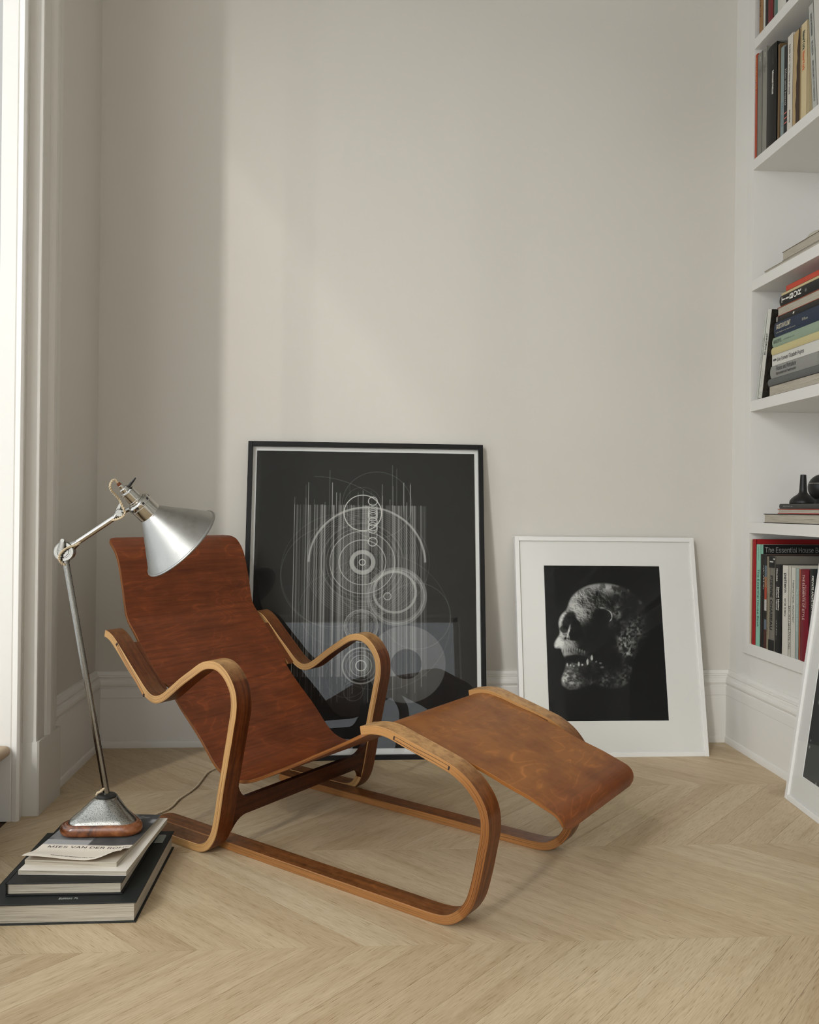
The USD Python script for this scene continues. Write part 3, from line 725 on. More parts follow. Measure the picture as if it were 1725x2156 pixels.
def skull_ink(a, b):
    """A weathered skull in three-quarter profile on black, lit from the upper left; drawn in a 3.45x study of the print."""
    Y = 340 + b * 1117.0
    X = 318 + b * 38 + a * (842 + b * 42)
    N = lambda f, sd, oc=5, g=1.0: meshkit.fbm(np.stack([X / f, Y / (f * g), X * 0], -1), oc, sd)
    G = lambda cx, cy, rx, ry: np.exp(-((X - cx) / rx) ** 2 - ((Y - cy) / ry) ** 2)
    n1, n2, n3, n4 = N(60, 2), N(17, 3), N(120, 4), N(34, 7, 6)
    wx, wy = (N(40, 31) - 0.5) * 26, (N(40, 32) - 0.5) * 26
    out = [(440, 698), (478, 655), (498, 600), (538, 542), (600, 496), (680, 469), (760, 462), (850, 475), (930, 508), (1000, 562), (1060, 628), (1095, 700), (1106, 780), (1094, 860), (1060, 925), (1020, 975), (985, 1030), (968, 1110), (940, 1195), (880, 1232), (760, 1228),
           (640, 1212), (600, 1232), (540, 1242), (492, 1240), (452, 1215), (437, 1180), (448, 1128), (468, 1080), (466, 1015), (444, 975), (440, 950), (402, 950), (387, 918), (402, 878), (428, 832), (420, 780), (427, 722)]
    from scipy.interpolate import splprep, splev
    tck, _ = splprep(np.array(out + out[:1], float).T, s=60, per=True); out = np.stack(splev(np.linspace(0, 1, 160), tck), -1)
    D = in_poly(out, X, Y)
    mask = smooth(-1, 4, D + 0.05 * wx)
    # relief: an inflated outline, brow, muzzle and jaw, with pitted bone on top; shaded from the upper left
    k = np.clip(D / 210.0, 0, 1)
    Hh = 190 * np.sqrt(np.clip(1 - (1 - k) ** 2, 0, 1)) + 30 * G(640, 640, 110, 60) + 26 * G(470, 880, 60, 70) + 24 * G(520, 1170, 70, 60) + 20 * G(640, 770, 40, 60)
    Hh = Hh + 16 * n2 + 30 * n1 + 5 * N(7, 9, 3)
    gy_, gx_ = np.gradient(Hh); sx = 842 / (X.shape[1] - 1); sy = 1117 / (X.shape[0] - 1)
    nx_, ny_, nz_ = -gx_ / sx, -gy_ / sy, np.ones_like(X)
    ln = np.sqrt(nx_ ** 2 + ny_ ** 2 + 1)
    shade = np.clip((-0.74 * nx_ - 0.50 * ny_ + 0.46) / ln, 0, 1)
    fall = 1 - smooth(560, 900, X + 0.55 * (Y - 560) + 1.2 * wx)
    v = 0.80 * shade * (0.10 + 0.90 * fall) * (0.50 + 0.75 * n1)
    v = v + 0.30 * G(560, 560, 130, 60) * n1 + 0.50 * G(740, 492, 190, 34) * (0.5 + n1) + 0.30 * G(900, 530, 110, 34) * (0.4 + n1) + 0.45 * G(424, 885, 34, 60) + 0.40 * G(452, 700, 26, 40) + 0.75 * G(505, 1165, 70, 75) * np.clip((n2 - 0.25) * 2.2, 0, 1.2) * np.clip((n4 - 0.25) * 2.6, 0.1, 1.2)
    v = v + 0.10 * G(1040, 660, 40, 90) + 0.05 * mask * smooth(700, 1000, X)
    # dark staining over the temple and the back of the head, broken-edged
    stain = smooth(0.46, 0.58, n3 * 0.55 + n4 * 0.45 + 0.26 * smooth(620, 900, X + 0.30 * wx) * smooth(520, 640, Y + 0.25 * (X - 700)) - 0.10)
    v = v * (1 - 0.82 * stain * smooth(640, 760, X + wx + 0.5 * (Y - 540)))
    # fibrous tissue behind the jaw and over the temple
    fib = np.clip((N(15, 13, 4) - 0.36) * 2.6, 0, 1.1) * np.clip((N(70, 14, 3) - 0.34) * 3.2, 0, 1.2)
    v = v + fib * (0.95 * G(905, 920, 52, 80) + 0.42 * G(945, 1030, 40, 80) + 0.40 * G(850, 680, 60, 60) + 0.28 * G(975, 770, 50, 70) + 0.16 * G(830, 800, 110, 70) + 0.24 * G(660, 1030, 34, 60) + 0.16 * G(720, 1165, 90, 50) + 0.16 * G(890, 1180, 55, 50) + 0.14 * G(1030, 850, 50, 90))
    v = v * (0.30 + 0.70 * smooth(0, 16, D))

    def hole(cx, cy, rx, ry, rot=0.0, k=0.93, soft=0.22):
        nonlocal v
        c, s = math.cos(rot), math.sin(rot); x, y = X - cx + 0.35 * wx, Y - cy + 0.35 * wy
        d = np.hypot((x * c + y * s) / rx, (-x * s + y * c) / ry)
        v = v * (1 - k * (1 - smooth(1 - soft, 1 + soft, d)))
    hole(500, 744, 46, 70, 0.42); hole(462, 806, 30, 26, 0.2, 0.85); hole(738, 708, 74, 50, 0.22); hole(705, 790, 105, 62, 0.15, 0.8, 0.4); hole(600, 860, 60, 90, 0, 0.85, 0.35)
    nose = in_poly([(546, 716), (578, 752), (612, 860), (560, 892), (508, 886), (500, 838), (520, 780)], X, Y)
    v = v * (1 - 0.96 * smooth(-4, 5, nose + 0.2 * wx))
    v = v + 0.5 * np.exp(-((X - 503 + (Y - 800) * 0.22) / 4.5) ** 2) * smooth(760, 790, Y) * (1 - smooth(850, 880, Y))
    hole(473, 872, 8, 11, 0, 0.95); hole(706, 546, 8, 19, 0.1, 0.92); hole(690, 574, 24, 9, -0.2, 0.8); hole(846, 560, 20, 12, 0, 0.75); hole(640, 508, 20, 4, -0.2, 0.6, 0.6); hole(905, 545, 22, 12, 0.5, 0.8)
    hole(555, 1022, 92, 30, 0.06, 0.96); hole(497, 1040, 26, 24, 0, 0.8); hole(770, 1020, 110, 150, 0, 0.7, 0.5); hole(690, 905, 95, 105, 0, 0.7, 0.5); hole(640, 1110, 26, 60, 0, 0.55, 0.5)
    v = v + 0.10 * fib * G(800, 1150, 150, 60)
    # upper and lower teeth
    for k_ in range(10):
        tx, ty = 452 + k_ * 18.0, 962 - 16 * math.sin(k_ * 0.36) + 1.2 * k_
        e = np.hypot((X - tx) / 8.2, (Y - ty) / 17) + wx / 90
        body = (1 - smooth(0.70, 1.05, e)) * (0.75 - 0.35 * smooth(-6, 14, Y - ty))
        v = np.maximum(v, 0.62 * (1 - 0.06 * k_) * body * (0.5 + 0.9 * n2))
        v = v * (1 - 0.8 * np.exp(-((X - tx - 9) / 2.4) ** 2) * np.exp(-((Y - ty - 4) / 18) ** 2))
    for k_, (tx, ty, h, w) in enumerate(((488, 1062, 16, 8), (512, 1066, 10, 7), (536, 1070, 9, 7), (572, 1056, 18, 9), (598, 1062, 9, 8), (636, 1042, 26, 9), (668, 1012, 24, 11), (732, 1050, 9, 14), (744, 1080, 9, 16), (700, 1040, 9, 9))):
        e = np.hypot((X - tx) / w, (Y - ty) / h) + wx / 70
        v = np.maximum(v, (0.6 if k_ < 7 else 0.24) * (1 - smooth(0.55, 1.1, e)) * (0.45 + n2))
    # the far rim of the eye socket catches light
    e = np.abs(np.hypot((X - 738 + 0.3 * wx) / 76, (Y - 712 + 0.3 * wy) / 56) - 1)
    v = v + 0.5 * (1 - smooth(0.02, 0.08, e)) * smooth(745, 800, X) * smooth(640, 680, Y) * mask * smooth(0.35, 0.6, n1)
    v = v + 0.30 * np.exp(-((Y - 650 - 0.1 * (X - 740)) / 5) ** 2) * smooth(715, 735, X) * (1 - smooth(752, 775, X))
    val = 0.004 + np.clip(v * mask * 1.12, 0, 0.92) ** 1.35 * 0.80
    return np.stack([val, val * 0.985, val * 0.945], -1)


def night_ink(a, b):
    g = 0.035 + 0.05 * meshkit.fbm(np.stack([a * 4, b * 4, a * 0], -1), 4, 2) * (0.4 + 0.8 * a)
    r_ = np.random.default_rng(11)
    for k in range(60):
        x, y, r = r_.random(), r_.random(), r_.uniform(0.0020, 0.0055)
        g = g + 0.5 * np.exp(-(((a - x) * 0.62) ** 2 + ((b - y) * 0.62) ** 2) / r ** 2)
    return np.stack([g * 0.97, g, g * 0.97], -1)


picture("framed_print", "tall black framed print of white rings and vertical rays, leaning on the back wall", 0.984, 1.288, 0.0185, 0.036, "black_lacquer", False, "mount_white",
        (-0.4165, 3.291, 0), 0.3, 8.9, (0.0345, 0.043, 0.9485, 1.252), abstract_ink, 520, 700)
picture("framed_print", "white framed photograph of a weathered skull, leaning on the back wall by the corner", 0.779, 0.905, 0.0185, 0.032, "white_lacquer", True, "mount_board",
        (0.7035, 3.298, 0), -0.2, 11.6, (0.1235, 0.143, 0.6225, 0.7815), skull_ink, 300, 380)
picture("framed_print", "white framed dark speckled print leaning on the skirting below the bookcase", 0.72, 0.86, 0.0185, 0.032, "white_lacquer", True, "mount_board",
        (1.5347, 2.809, 0), -94.0, 7.8, (0.085, 0.105, 0.635, 0.76), night_ink, 150, 180)

# ------------------------------------------------------------------ the bookcase
BC = thing("bookcase", "white built-in bookcase of open shelves set into the right wall", "bookcase")
XF = 1.660; YO = 3.337; XK = 1.985
SH = [0.457, 0.957, 1.460, 1.960, 2.462, 2.963]
YE = 0.36
part("face_frame", cat(cbox((XF, YO, BZ0), (XR + 0.0042, BY1, BZ1), 0.0003), cbox((XF, BY0, BZ0), (XR + 0.0042, YE, BZ1), 0.0003), cbox((XF, YE, BZ0), (XR + 0.0042, YO, SH[0]), 0.0003), cbox((XF, YE, BZ1 - 0.06), (XR + 0.0042, YO, BZ1), 0.0003)), "shelf_paint", BC)
part("side_panel", bx((XR + 0.0038, YO + 0.00005, SH[0] - 0.03), (XK, YO + 0.03, BZ1)), "shelf_paint", BC); part("side_panel", bx((XR + 0.0042, YE - 0.03, SH[0] - 0.03), (XK, YE, BZ1)), "shelf_paint", BC)
part("back_panel", bx((XK, YE - 0.02, BZ0), (XK + 0.015, YO + 0.02, BZ1)), "shelf_paint", BC)
part("base_board", bx((XR + 0.0042, YE, SH[0] - 0.03), (XK, YO, SH[0])), "shelf_paint", BC)
part("top_board", bx((XR + 0.0042, YE, BZ1 - 0.03), (XK, YO, BZ1)), "shelf_paint", BC)
for z in SH[1:]:
    part("shelf", cbox((XF, YE + 0.0005, z - 0.0435), (XK, YO - 0.0005, z)), "shelf_paint", BC)

# ------------------------------------------------------------------ books
colour_n = {}


def ink_of(c):
    key = "dye_" + "_".join(str(int(x)) for x in c)
    if key not in MAT:
        flat(key, lin(*c), 0.5, spec=0.4)
    return key


def marks(width, height, seed):
    """Lettering too small to be read: a row of upright strokes grouped in words."""
    r_ = np.random.default_rng(seed); x = 0.0; out = []; left = r_.integers(3, 9)
    while x < width:
        w = height * r_.uniform(0.10, 0.22); h = height * r_.choice([0.62, 0.66, 1.0], p=[.45, .2, .35])
        out.append(bx((x, 0, 0), (min(width, x + w), h, 0.0003)))
        if r_.random() < 0.6:
            zz = r_.choice([0.0, h - 0.16 * height, 0.45 * h]); out.append(bx((x, zz, 0), (min(width, x + height * 0.5), zz + 0.14 * height, 0.0003)))
        x += height * r_.uniform(0.55, 0.75); left -= 1
        if left <= 0:
            x += height * 0.5; left = r_.integers(3, 9)
    return cat(*out)


SPINE_UP = ((0, 0, 1.0), (0, 1.0, 0), (-1.0, 0, 0))          # reads from the bottom of an upright spine upwards


def lettering(parent, txt, height, origin, axes, color, stretch=1.0, bold=False, width=None, name="lettering"):
    m = marks(width, height, len(txt) * 7 + int(height * 1e5)) if txt.startswith("~") else text(txt, height, 0.0003, bold)
    w = width if txt.startswith("~") else m.bounds[1, 0]
    sx = (width / w) if width else stretch
    m.apply_scale((sx, 1, 1))
    cov = stage.GetPrimAtPath(str(parent.GetPath()) + "/cover")
    part(name, pose(m, origin, *[np.array(a, float) for a in axes]), ink_of(color), cov if cov else parent)


def book(name, label, dims, color, soft=False, pages="pages", loc=(0, 0, 0), flat_=False, cover2=None, group=None, tilt=None):
    """Upright (spine on -x, thickness along -y, height z, origin at the far lower spine edge) or, with flat_, lying down with its spine on -x (thickness z, length along -y)."""
    t, h, d = dims                          # thickness, height (along the spine), depth (spine to fore-edge)
    x = UsdGeom.Xform.Define(stage, path_for(name, None)); x.AddTranslateOp().Set(Gf.Vec3d(*map(float, loc)))
    if tilt:
        x.AddRotateXOp().Set(float(tilt))
    P = tag(x.GetPrim(), label, "book", group)
    b = 0.0012 if soft else 0.0024; o = 0.0 if soft else 0.003
    # built upright: x 0..d, y -t..0, z 0..h
    def place(m):
        if flat_:
            T = np.array([[1, 0, 0, 0], [0, 0, -1, 0], [0, -1, 0, 0], [0, 0, 0, 1.0]])      # z->-y, y->-z (then lifted below)
            m = m.copy(); m.apply_transform(T); m.apply_translation((0, 0, 0)); m.invert()
        return m
    c = 0.0006
    cover = cat(cbox((0, -b, 0), (d, 0, h), c), cbox((0, -t, 0), (d, -t + b, h), c))
    k = np.linspace(-1, 1, 9); bulge = 0.0 if soft else min(0.004, 0.18 * t)
    prof = [(-bulge * (1 - a * a), -t / 2 + a * t / 2) for a in k] + [(b, 0), (b, -t)]
    sp = trimesh.creation.extrude_polygon(Polygon(prof), h, engine="earcut")
    part("cover", place(cat(cover, sp)), color, P)
    part("pages", place(bx((b, -t + b, o), (d - o, -b, h - o))), pages, P)
    return P


# --- bottom shelf, z = 0.457: (kind, y far, y near, height, depth, colour)
K = 0.988
def row(z, items):
    for it in items:
        label, y0, y1, h, d, c, soft, letters = it
        if np.isscalar(c):
            c = (c, c, c)
        P = book("book", label, ((y0 - y1) * K - 0.0006, h * K, d), ink_of(c), soft, "pages_upright", (XF + 0.004, y0 * K, z + 0.0003))
        t = (y0 - y1) * K
        for L in letters:
            txt, cap, top, col = L[:4]; kw = L[4] if len(L) > 4 else {}
            off = kw.pop("off", 0.5)
            lettering(P, txt, cap, (-0.0047 if not soft else -0.0004, -t * off + cap * (-0.5) * -1 - 0 if False else -t * off + cap / 2, h * K - top), SPINE_DOWN, col, **kw)


W, BK = (225, 222, 212), (24, 24, 24)
row(SH[0], [
    ("thin cream book at the left end of the lowest shelf, beside the red one", 3.3705, 3.356, 0.434, 0.24, (206, 190, 160), True, []),
    ("tall plain red book at the left end of the lowest shelf", 3.354, 3.3225, 0.437, 0.30, (150, 24, 26), False, []),
    ("mint spined book with black jacket front lettered in grey serifs, lowest shelf", 3.3196, 3.284, 0.417, 0.30, (140, 190, 168), True, [("The Essential House Book", 0.014, 0.10, (30, 70, 60), {"width": 0.235}), ("~p", 0.006, 0.01, (40, 80, 70), {"width": 0.055})]),
    ("thin dark book with a red corner, between mint and black spines on the lowest shelf", 3.282, 3.267, 0.379, 0.26, (44, 34, 30), True, []),
    ("black spine with white stencil letters on the lowest shelf, beside the colour-banded spine", 3.2663, 3.250, 0.38, 0.26, (22, 22, 22), True, [("~nn", 0.009, 0.045, W, {"width": 0.10, "bold": True})]),
    ("spine banded in grey, orange, red and white blocks on the lowest shelf", 3.250, 3.2325, 0.381, 0.26, (60, 42, 36), True, []),
    ("slim taupe spine with thin capitals on the lowest shelf", 3.2317, 3.2100, 0.372, 0.27, (128, 118, 98), False, [("VACATION HOUSES", 0.009, 0.14, (96, 88, 72), {"width": 0.17})]),
    ("grey spine with bold black capitals between black end blocks on the lowest shelf", 3.2090, 3.1665, 0.376, 0.27, (112, 108, 98), False, [("PIERRE CHAREAU", 0.016, 0.075, (14, 14, 14), {"width": 0.215, "bold": True})]),
    ("black spine with lines of white lettering left of the white spines, lowest shelf", 3.1609, 3.1125, 0.344, 0.25, (16, 16, 16), False, [("Houses", 0.010, 0.014, W, {"width": 0.05, "bold": True, "off": 0.35}), ("Modern Natural", 0.010, 0.085, W, {"width": 0.09, "off": 0.35}), ("Natural Modern", 0.010, 0.085, W, {"width": 0.09, "off": 0.62, "bold": True}), ("~h", 0.006, 0.215, W, {"width": 0.06, "off": 0.35})]),
    ("white spine with bold black lower-case title on the lowest shelf", 3.1106, 3.067, 0.345, 0.22, (206, 202, 190), True, [("pattern", 0.016, 0.028, (20, 20, 20), {"width": 0.075, "bold": True}), ("orla kiely", 0.012, 0.125, (30, 30, 30), {"width": 0.07})]),
    ("slim off-white spine between two wider white spines on the lowest shelf", 3.0652, 3.0495, 0.344, 0.22, (196, 192, 178), True, [("~kk", 0.011, 0.15, (50, 50, 48), {"width": 0.17})]),
    ("pale grey-white spine with small black serif lettering on the lowest shelf", 3.0481, 3.0155, 0.34, 0.22, (198, 196, 184), True, [("Frederick Fisher, ARCHITECT", 0.009, 0.045, (40, 40, 40), {"width": 0.16})]),
    ("pale blue-grey spine with lighter lower-case lettering on the lowest shelf", 3.0145, 2.9925, 0.34, 0.22, (150, 165, 160), True, [("the well-worn interior", 0.010, 0.075, (196, 206, 200), {"width": 0.16})]),
    ("thin orange and black spine left of the dark red one on the lowest shelf", 2.9913, 2.9825, 0.338, 0.22, (176, 92, 58), True, []),
    ("dark red spine with pale serif capitals on the lowest shelf", 2.9815, 2.9255, 0.339, 0.23, (112, 14, 32), False, [("THE ELEMENTS OF STYLE", 0.0135, 0.018, (220, 196, 186), {"width": 0.165}), ("REVISED EDITION", 0.007, 0.055, (190, 130, 130), {"width": 0.085, "off": 0.76})]),
    ("black spine with white capitals at the right end of the lowest shelf", 2.9208, 2.8765, 0.344, 0.23, (22, 26, 24), False, [("PRIVATE ARCHITECTURE", 0.011, 0.022, W, {"width": 0.15, "bold": True, "off": 0.62})]),
    ("dark teal spine at the right edge of the lowest shelf", 2.8748, 2.840, 0.348, 0.23, (20, 62, 70), False, []),
])
row(SH[4], [
    ("orange-red spine with yellow lettering at the left end of the second shelf from the top", 3.3745, 3.3565, 0.437, 0.25, (176, 74, 46), True, [("~a", 0.012, 0.015, (214, 150, 70), {"width": 0.15})]),
    ("left of two grey slipcased spines with black numerals, second shelf from the top", 3.3545, 3.3155, 0.427, 0.27, (126, 124, 114), True, [("~s", 0.006, 0.062, (30, 30, 28), {"width": 0.030, "off": 0.25}), ("~t", 0.006, 0.066, (30, 30, 28), {"width": 0.034, "off": 0.5}), ("~u", 0.006, 0.058, (30, 30, 28), {"width": 0.026, "off": 0.75}), ("~01", 0.008, 0.018, W, {"width": 0.022})]),
    ("right of two grey slipcased spines with black numerals, second shelf from the top", 3.3133, 3.2765, 0.424, 0.27, (134, 132, 122), True, [("~s", 0.006, 0.062, (30, 30, 28), {"width": 0.030, "off": 0.25}), ("~t", 0.006, 0.066, (30, 30, 28), {"width": 0.034, "off": 0.5}), ("~u", 0.006, 0.058, (30, 30, 28), {"width": 0.026, "off": 0.75}), ("~02", 0.008, 0.018, W, {"width": 0.022})]),
    ("black spine with white name in a grey slipcase, second shelf from the top", 3.2738, 3.1985, 0.40, 0.29, (24, 24, 23), False, [("Michael Heizer", 0.013, 0.105, W, {"width": 0.095, "bold": True, "off": 0.7}), ("~gg", 0.005, 0.025, (120, 120, 116), {"width": 0.055, "off": 0.7})]),
    ("thin brown spine beside the wide black one, second shelf from the top", 3.1900, 3.1725, 0.378, 0.24, (108, 84, 52), True, []),
    ("grey-blue spine with bright blue lettering, second shelf from the top", 3.1679, 3.1415, 0.353, 0.22, (132, 144, 142), True, [("~m", 0.010, 0.22, (52, 120, 142), {"width": 0.09, "bold": True})]),
    ("thin black spine with white and pink marks, second shelf from the top", 3.1406, 3.1185, 0.342, 0.20, (24, 24, 26), True, [("~e", 0.010, 0.09, W, {"width": 0.14, "bold": True}), ("|||", 0.012, 0.25, (200, 110, 100), {"width": 0.05})]),
    ("white spine with black title of a modern movement, second shelf from the top", 3.1174, 3.0785, 0.367, 0.20, (206, 200, 188), True, [("De Stijl: 1917-1931, Visions of Utopia", 0.009, 0.035, (24, 24, 24), {"width": 0.19, "off": 0.42}), ("Abbeville", 0.009, 0.285, (30, 30, 30), {"width": 0.05})]),
    ("tan spine torn over dark brown, second shelf from the top", 3.077, 3.0205, 0.351, 0.21, (178, 152, 108), False, []),
    ("cream spine with the city's name in black and in orange, second shelf from the top", 3.0194, 2.9785, 0.357, 0.21, (206, 188, 148), True, [("NewYork", 0.016, 0.028, (40, 60, 52), {"width": 0.072, "bold": True, "off": 0.42}), ("NewYork", 0.016, 0.104, (206, 96, 40), {"width": 0.072, "bold": True, "off": 0.42})]),
])
row(SH[5], [
    ("tan spine with dark capitals on the top shelf", 3.3465, 3.316, 0.33, 0.22, (150, 110, 66), True, [("~bb", 0.011, 0.06, (40, 30, 20), {"width": 0.2, "off": 0.25})]),
    ("slim white spine on the top shelf between tan and black", 3.3135, 3.296, 0.33, 0.22, (206, 202, 190), True, []),
    ("black spine left of the red one on the top shelf", 3.2956, 3.275, 0.34, 0.22, (20, 22, 20), True, []),
    ("dark red spine on the top shelf", 3.2740, 3.2325, 0.34, 0.23, (112, 32, 34), False, []),
    ("thin dark green spine on the top shelf", 3.2318, 3.2235, 0.33, 0.22, (36, 44, 36), True, []),
    ("slim white spine left of the teal one on the top shelf", 3.2223, 3.2175, 0.33, 0.22, (200, 198, 188), True, []),
    ("teal spine on the top shelf", 3.2166, 3.1985, 0.33, 0.22, (78, 112, 104), True, []),
    ("wide white spine with a black swoosh on the top shelf", 3.1983, 3.134, 0.33, 0.23, (206, 202, 192), False, []),
    ("black spine at the right end of the top shelf", 3.132, 3.095, 0.33, 0.23, (22, 22, 22), False, []),
])

# lettering on the black jacket front of the tall house book (it faces along -y)
hb = [p for p in stage.GetPrimAtPath("/World").GetChildren() if (p.GetCustomDataByKey("label") or "").startswith("mint spined")][0]
part("jacket_front", cbox((0.010, -0.0369, 0.002), (0.298, -0.0357, 0.4115), 0.0003), ink_of((16, 16, 17)), hb, label="black jacket front with grey serif title")
lettering(hb, "The Essential House Book", 0.021, (0.016, -0.0369, 0.380), FRONT, (150, 150, 146), width=0.262)
# colour blocks of the banded spine
bb = [p for p in stage.GetPrimAtPath("/World").GetChildren() if (p.GetCustomDataByKey("label") or "").startswith("spine banded")][0]
for z0, z1, c in ((0.33, 0.372, (30, 30, 34)), (0.285, 0.33, (92, 106, 116)), (0.243, 0.285, (150, 104, 74)), (0.195, 0.243, (168, 66, 44)), (0.150, 0.195, (186, 182, 176)), (0.115, 0.150, (30, 26, 24)), (0.075, 0.115, (98, 110, 122)), (0.0, 0.075, (74, 32, 26))):
    part("colour_block", cbox((-0.0008, -0.0168, z0), (0.0004, -0.0004, z1), 0.0001), ink_of(c), bb)
pc = [p for p in stage.GetPrimAtPath("/World").GetChildren() if (p.GetCustomDataByKey("label") or "").startswith("grey spine with bold")][0]
for z0, z1 in ((0.325, 0.3712), (0.0004, 0.042)):
    part("colour_block", cbox((-0.0050, -0.0405, z0), (-0.0030, -0.0010, z1), 0.0002), ink_of((20, 20, 19)), pc)
lettering(pc, "THE", 0.0055, (-0.0051, -0.033, 0.357), SPINE_FLAT, W, bold=True); lettering(pc, "ARCHITECT", 0.0055, (-0.0051, -0.008, 0.346), SPINE_FLAT, W, bold=True, width=0.026)
tb = [p for p in stage.GetPrimAtPath("/World").GetChildren() if (p.GetCustomDataByKey("label") or "").startswith("tan spine torn")][0]
edge_ = [(0.0, -0.030), (0.04, -0.031), (0.07, -0.027), (0.10, -0.033), (0.14, -0.031), (0.17, -0.036), (0.21, -0.034), (0.24, -0.040), (0.27, -0.037), (0.30, -0.043), (0.33, -0.047), (0.346, -0.050)]
pg = Polygon([(z, y) for z, y in edge_] + [(0.346, -0.0548), (0.0, -0.0548)])
tm_ = trimesh.creation.extrude_polygon(pg, 0.0006, engine="earcut"); part("torn_patch", pose(tm_, (-0.0046, 0, 0), np.array([0, 0, 1.0]), np.array([0, 1.0, 0]), np.array([-1.0, 0, 0])), ink_of((58, 38, 24)), tb, label="dark brown torn area")
sl = [p for p in stage.GetPrimAtPath("/World").GetChildren() if (p.GetCustomDataByKey("label") or "").startswith("black spine with white name")][0]
part("slipcase", cat(bx((0.012, -0.0744, 0.392), (0.292, 0.0, 0.3965)), bx((0.002, 0.0002, 0), (0.292, 0.0018, 0.3965)), bx((0.03, -0.0762, 0), (0.292, -0.0746, 0.3965))), ink_of((96, 96, 88)), sl, label="open grey slipcase")

# leaning white books
def leaning(label, y, z, t, h, d, deg, c, letters=(), front=None):
    """deg > 0: the top leans towards the near end of the shelf and y is its near lower edge; deg < 0: towards the far end and y is its far lower edge."""
    x = UsdGeom.Xform.Define(stage, path_for("book", None))
    x.AddTranslateOp().Set(Gf.Vec3d(XF + 0.004, y, z)); x.AddRotateXOp().Set(float(deg))
    P = tag(x.GetPrim(), label, "book")
    lo, hi = (0.0, t) if deg > 0 else (-t, 0.0)
    part("cover", cat(cbox((0, lo, 0), (d, lo + 0.0015, h)), cbox((0, hi - 0.0015, 0), (d, hi, h)), cbox((0, lo, 0), (0.0015, hi, h))), ink_of(c), P)
    part("pages", bx((0.0015, lo + 0.0015, 0.001), (d - 0.001, hi - 0.0015, h - 0.001)), "pages_upright", P)
    if front:
        part("front_cover", cbox((0.0012, lo - 0.0006, 0), (d, lo + 0.0003, h), 0.0001), front, P, label="dark mottled front cover")
    for txt, cap, top, col, kw in letters:
        kw = dict(kw); off = kw.pop("off", 0.5); ax_ = kw.pop("axes", SPINE_DOWN)
        lettering(P, txt, cap, (-0.0004, hi - t * off + cap / 2 * (1 if ax_ is SPINE_DOWN else -1), h - top), ax_, col, **kw)
    return P


mk("dark_cover", {"g": ("texture_coordinate", {}), "n": ("noise_texture", {"scale": 45, "detail": 5, "roughness": 0.7}), "r": ("rgb_ramp", {"ramp": [(0.35, lin(22, 20, 17)), (0.62, lin(58, 54, 44)), (0.75, lin(84, 78, 64))]}),
                  "p": ("principled_bsdf", {"roughness": 0.45})}, [("g.object", "n.vector"), ("n.fac", "r.fac"), ("r.color", "p.base_color")])
leaning("grey-white book with thin capitals leaning leftwards, second shelf from the top", 2.903, SH[4] + 0.0005, 0.030, 0.395, 0.23, -5.0, (176, 176, 168), [("MARIA NORDMAN", 0.010, 0.035, (50, 50, 48), {"width": 0.085}), ("DE MUSICA", 0.010, 0.14, (50, 50, 48), {"width": 0.055}), ("NEW CONJUNCT CITY PROPOSALS", 0.009, 0.215, (50, 50, 48), {"width": 0.155})])
leaning("outermost plain white book leaning leftwards, second shelf from the top", 2.870, SH[4] + 0.0005, 0.040, 0.41, 0.24, -5.0, (200, 196, 186))

# third shelf from the bottom: an upright pair that leans on a lying stack
leaning("white spined book with dark serif title leaning on the stack of books, third shelf up", 3.253, SH[2] + 0.0008, 0.030, 0.352, 0.25, 12.0, (204, 204, 194), [("Budapest", 0.015, 0.180, (40, 40, 40), {"width": 0.085, "axes": SPINE_UP}), ("~c", 0.006, 0.235, (110, 110, 104), {"width": 0.07}), ("|_|", 0.010, 0.325, (110, 110, 104), {"width": 0.012})], "dark_cover")
leaning("slim white book behind the leaning serif titled one, third shelf up", 3.2862, SH[2] + 0.0008, 0.015, 0.345, 0.24, 12.0, (192, 194, 186), [("~dd", 0.006, 0.10, (120, 120, 114), {"width": 0.10})])


def lying(label, y_left, z0, t, length, d, c, letters=(), soft=False, pages_out=False, x0=None, cover_edge=None):
    """Lies flat; its spine (or, with pages_out, its fore-edge) shows towards the room."""
    x = UsdGeom.Xform.Define(stage, path_for("book", None)); x.AddTranslateOp().Set(Gf.Vec3d(x0 if x0 else XF + 0.004, y_left, z0))
    P = tag(x.GetPrim(), label, "book")
    b = 0.0015 if soft else 0.0028
    cov = [cbox((0, -length, 0), (d, 0, b)), cbox((0, -length, t - b), (d, 0, t))]
    k = np.linspace(-1, 1, 9); bulge = 0.0 if (soft or pages_out) else min(0.0045, 0.16 * t)
    prof = [(-bulge * (1 - a * a), t / 2 - a * t / 2) for a in k] + [(b, 0), (b, t)]
    m = trimesh.creation.extrude_polygon(Polygon(prof), length, engine="earcut")
    if pages_out:
        cov.append(cbox((d - b, -length, 0), (d, 0, t)))
    else:
        m = pose(m, (0, 0, 0), np.array([1.0, 0, 0]), np.array([0, 0, 1.0]), np.array([0, -1.0, 0])); cov.append(m)
    part("cover", cat(*cov), ink_of(c), P)
    part("pages", bx((0.003 if pages_out else b, -length + 0.003, b), (d - b if pages_out else d - 0.003, -0.003, t - b)), "pages", P)
    for txt, cap, left, up_, col, kw in letters:
        kw = dict(kw); axes = kw.pop("axes", SPINE_FLAT)
        lettering(P, txt, cap, (-bulge - 0.0004, -left, up_), axes, col, **kw)
    return P


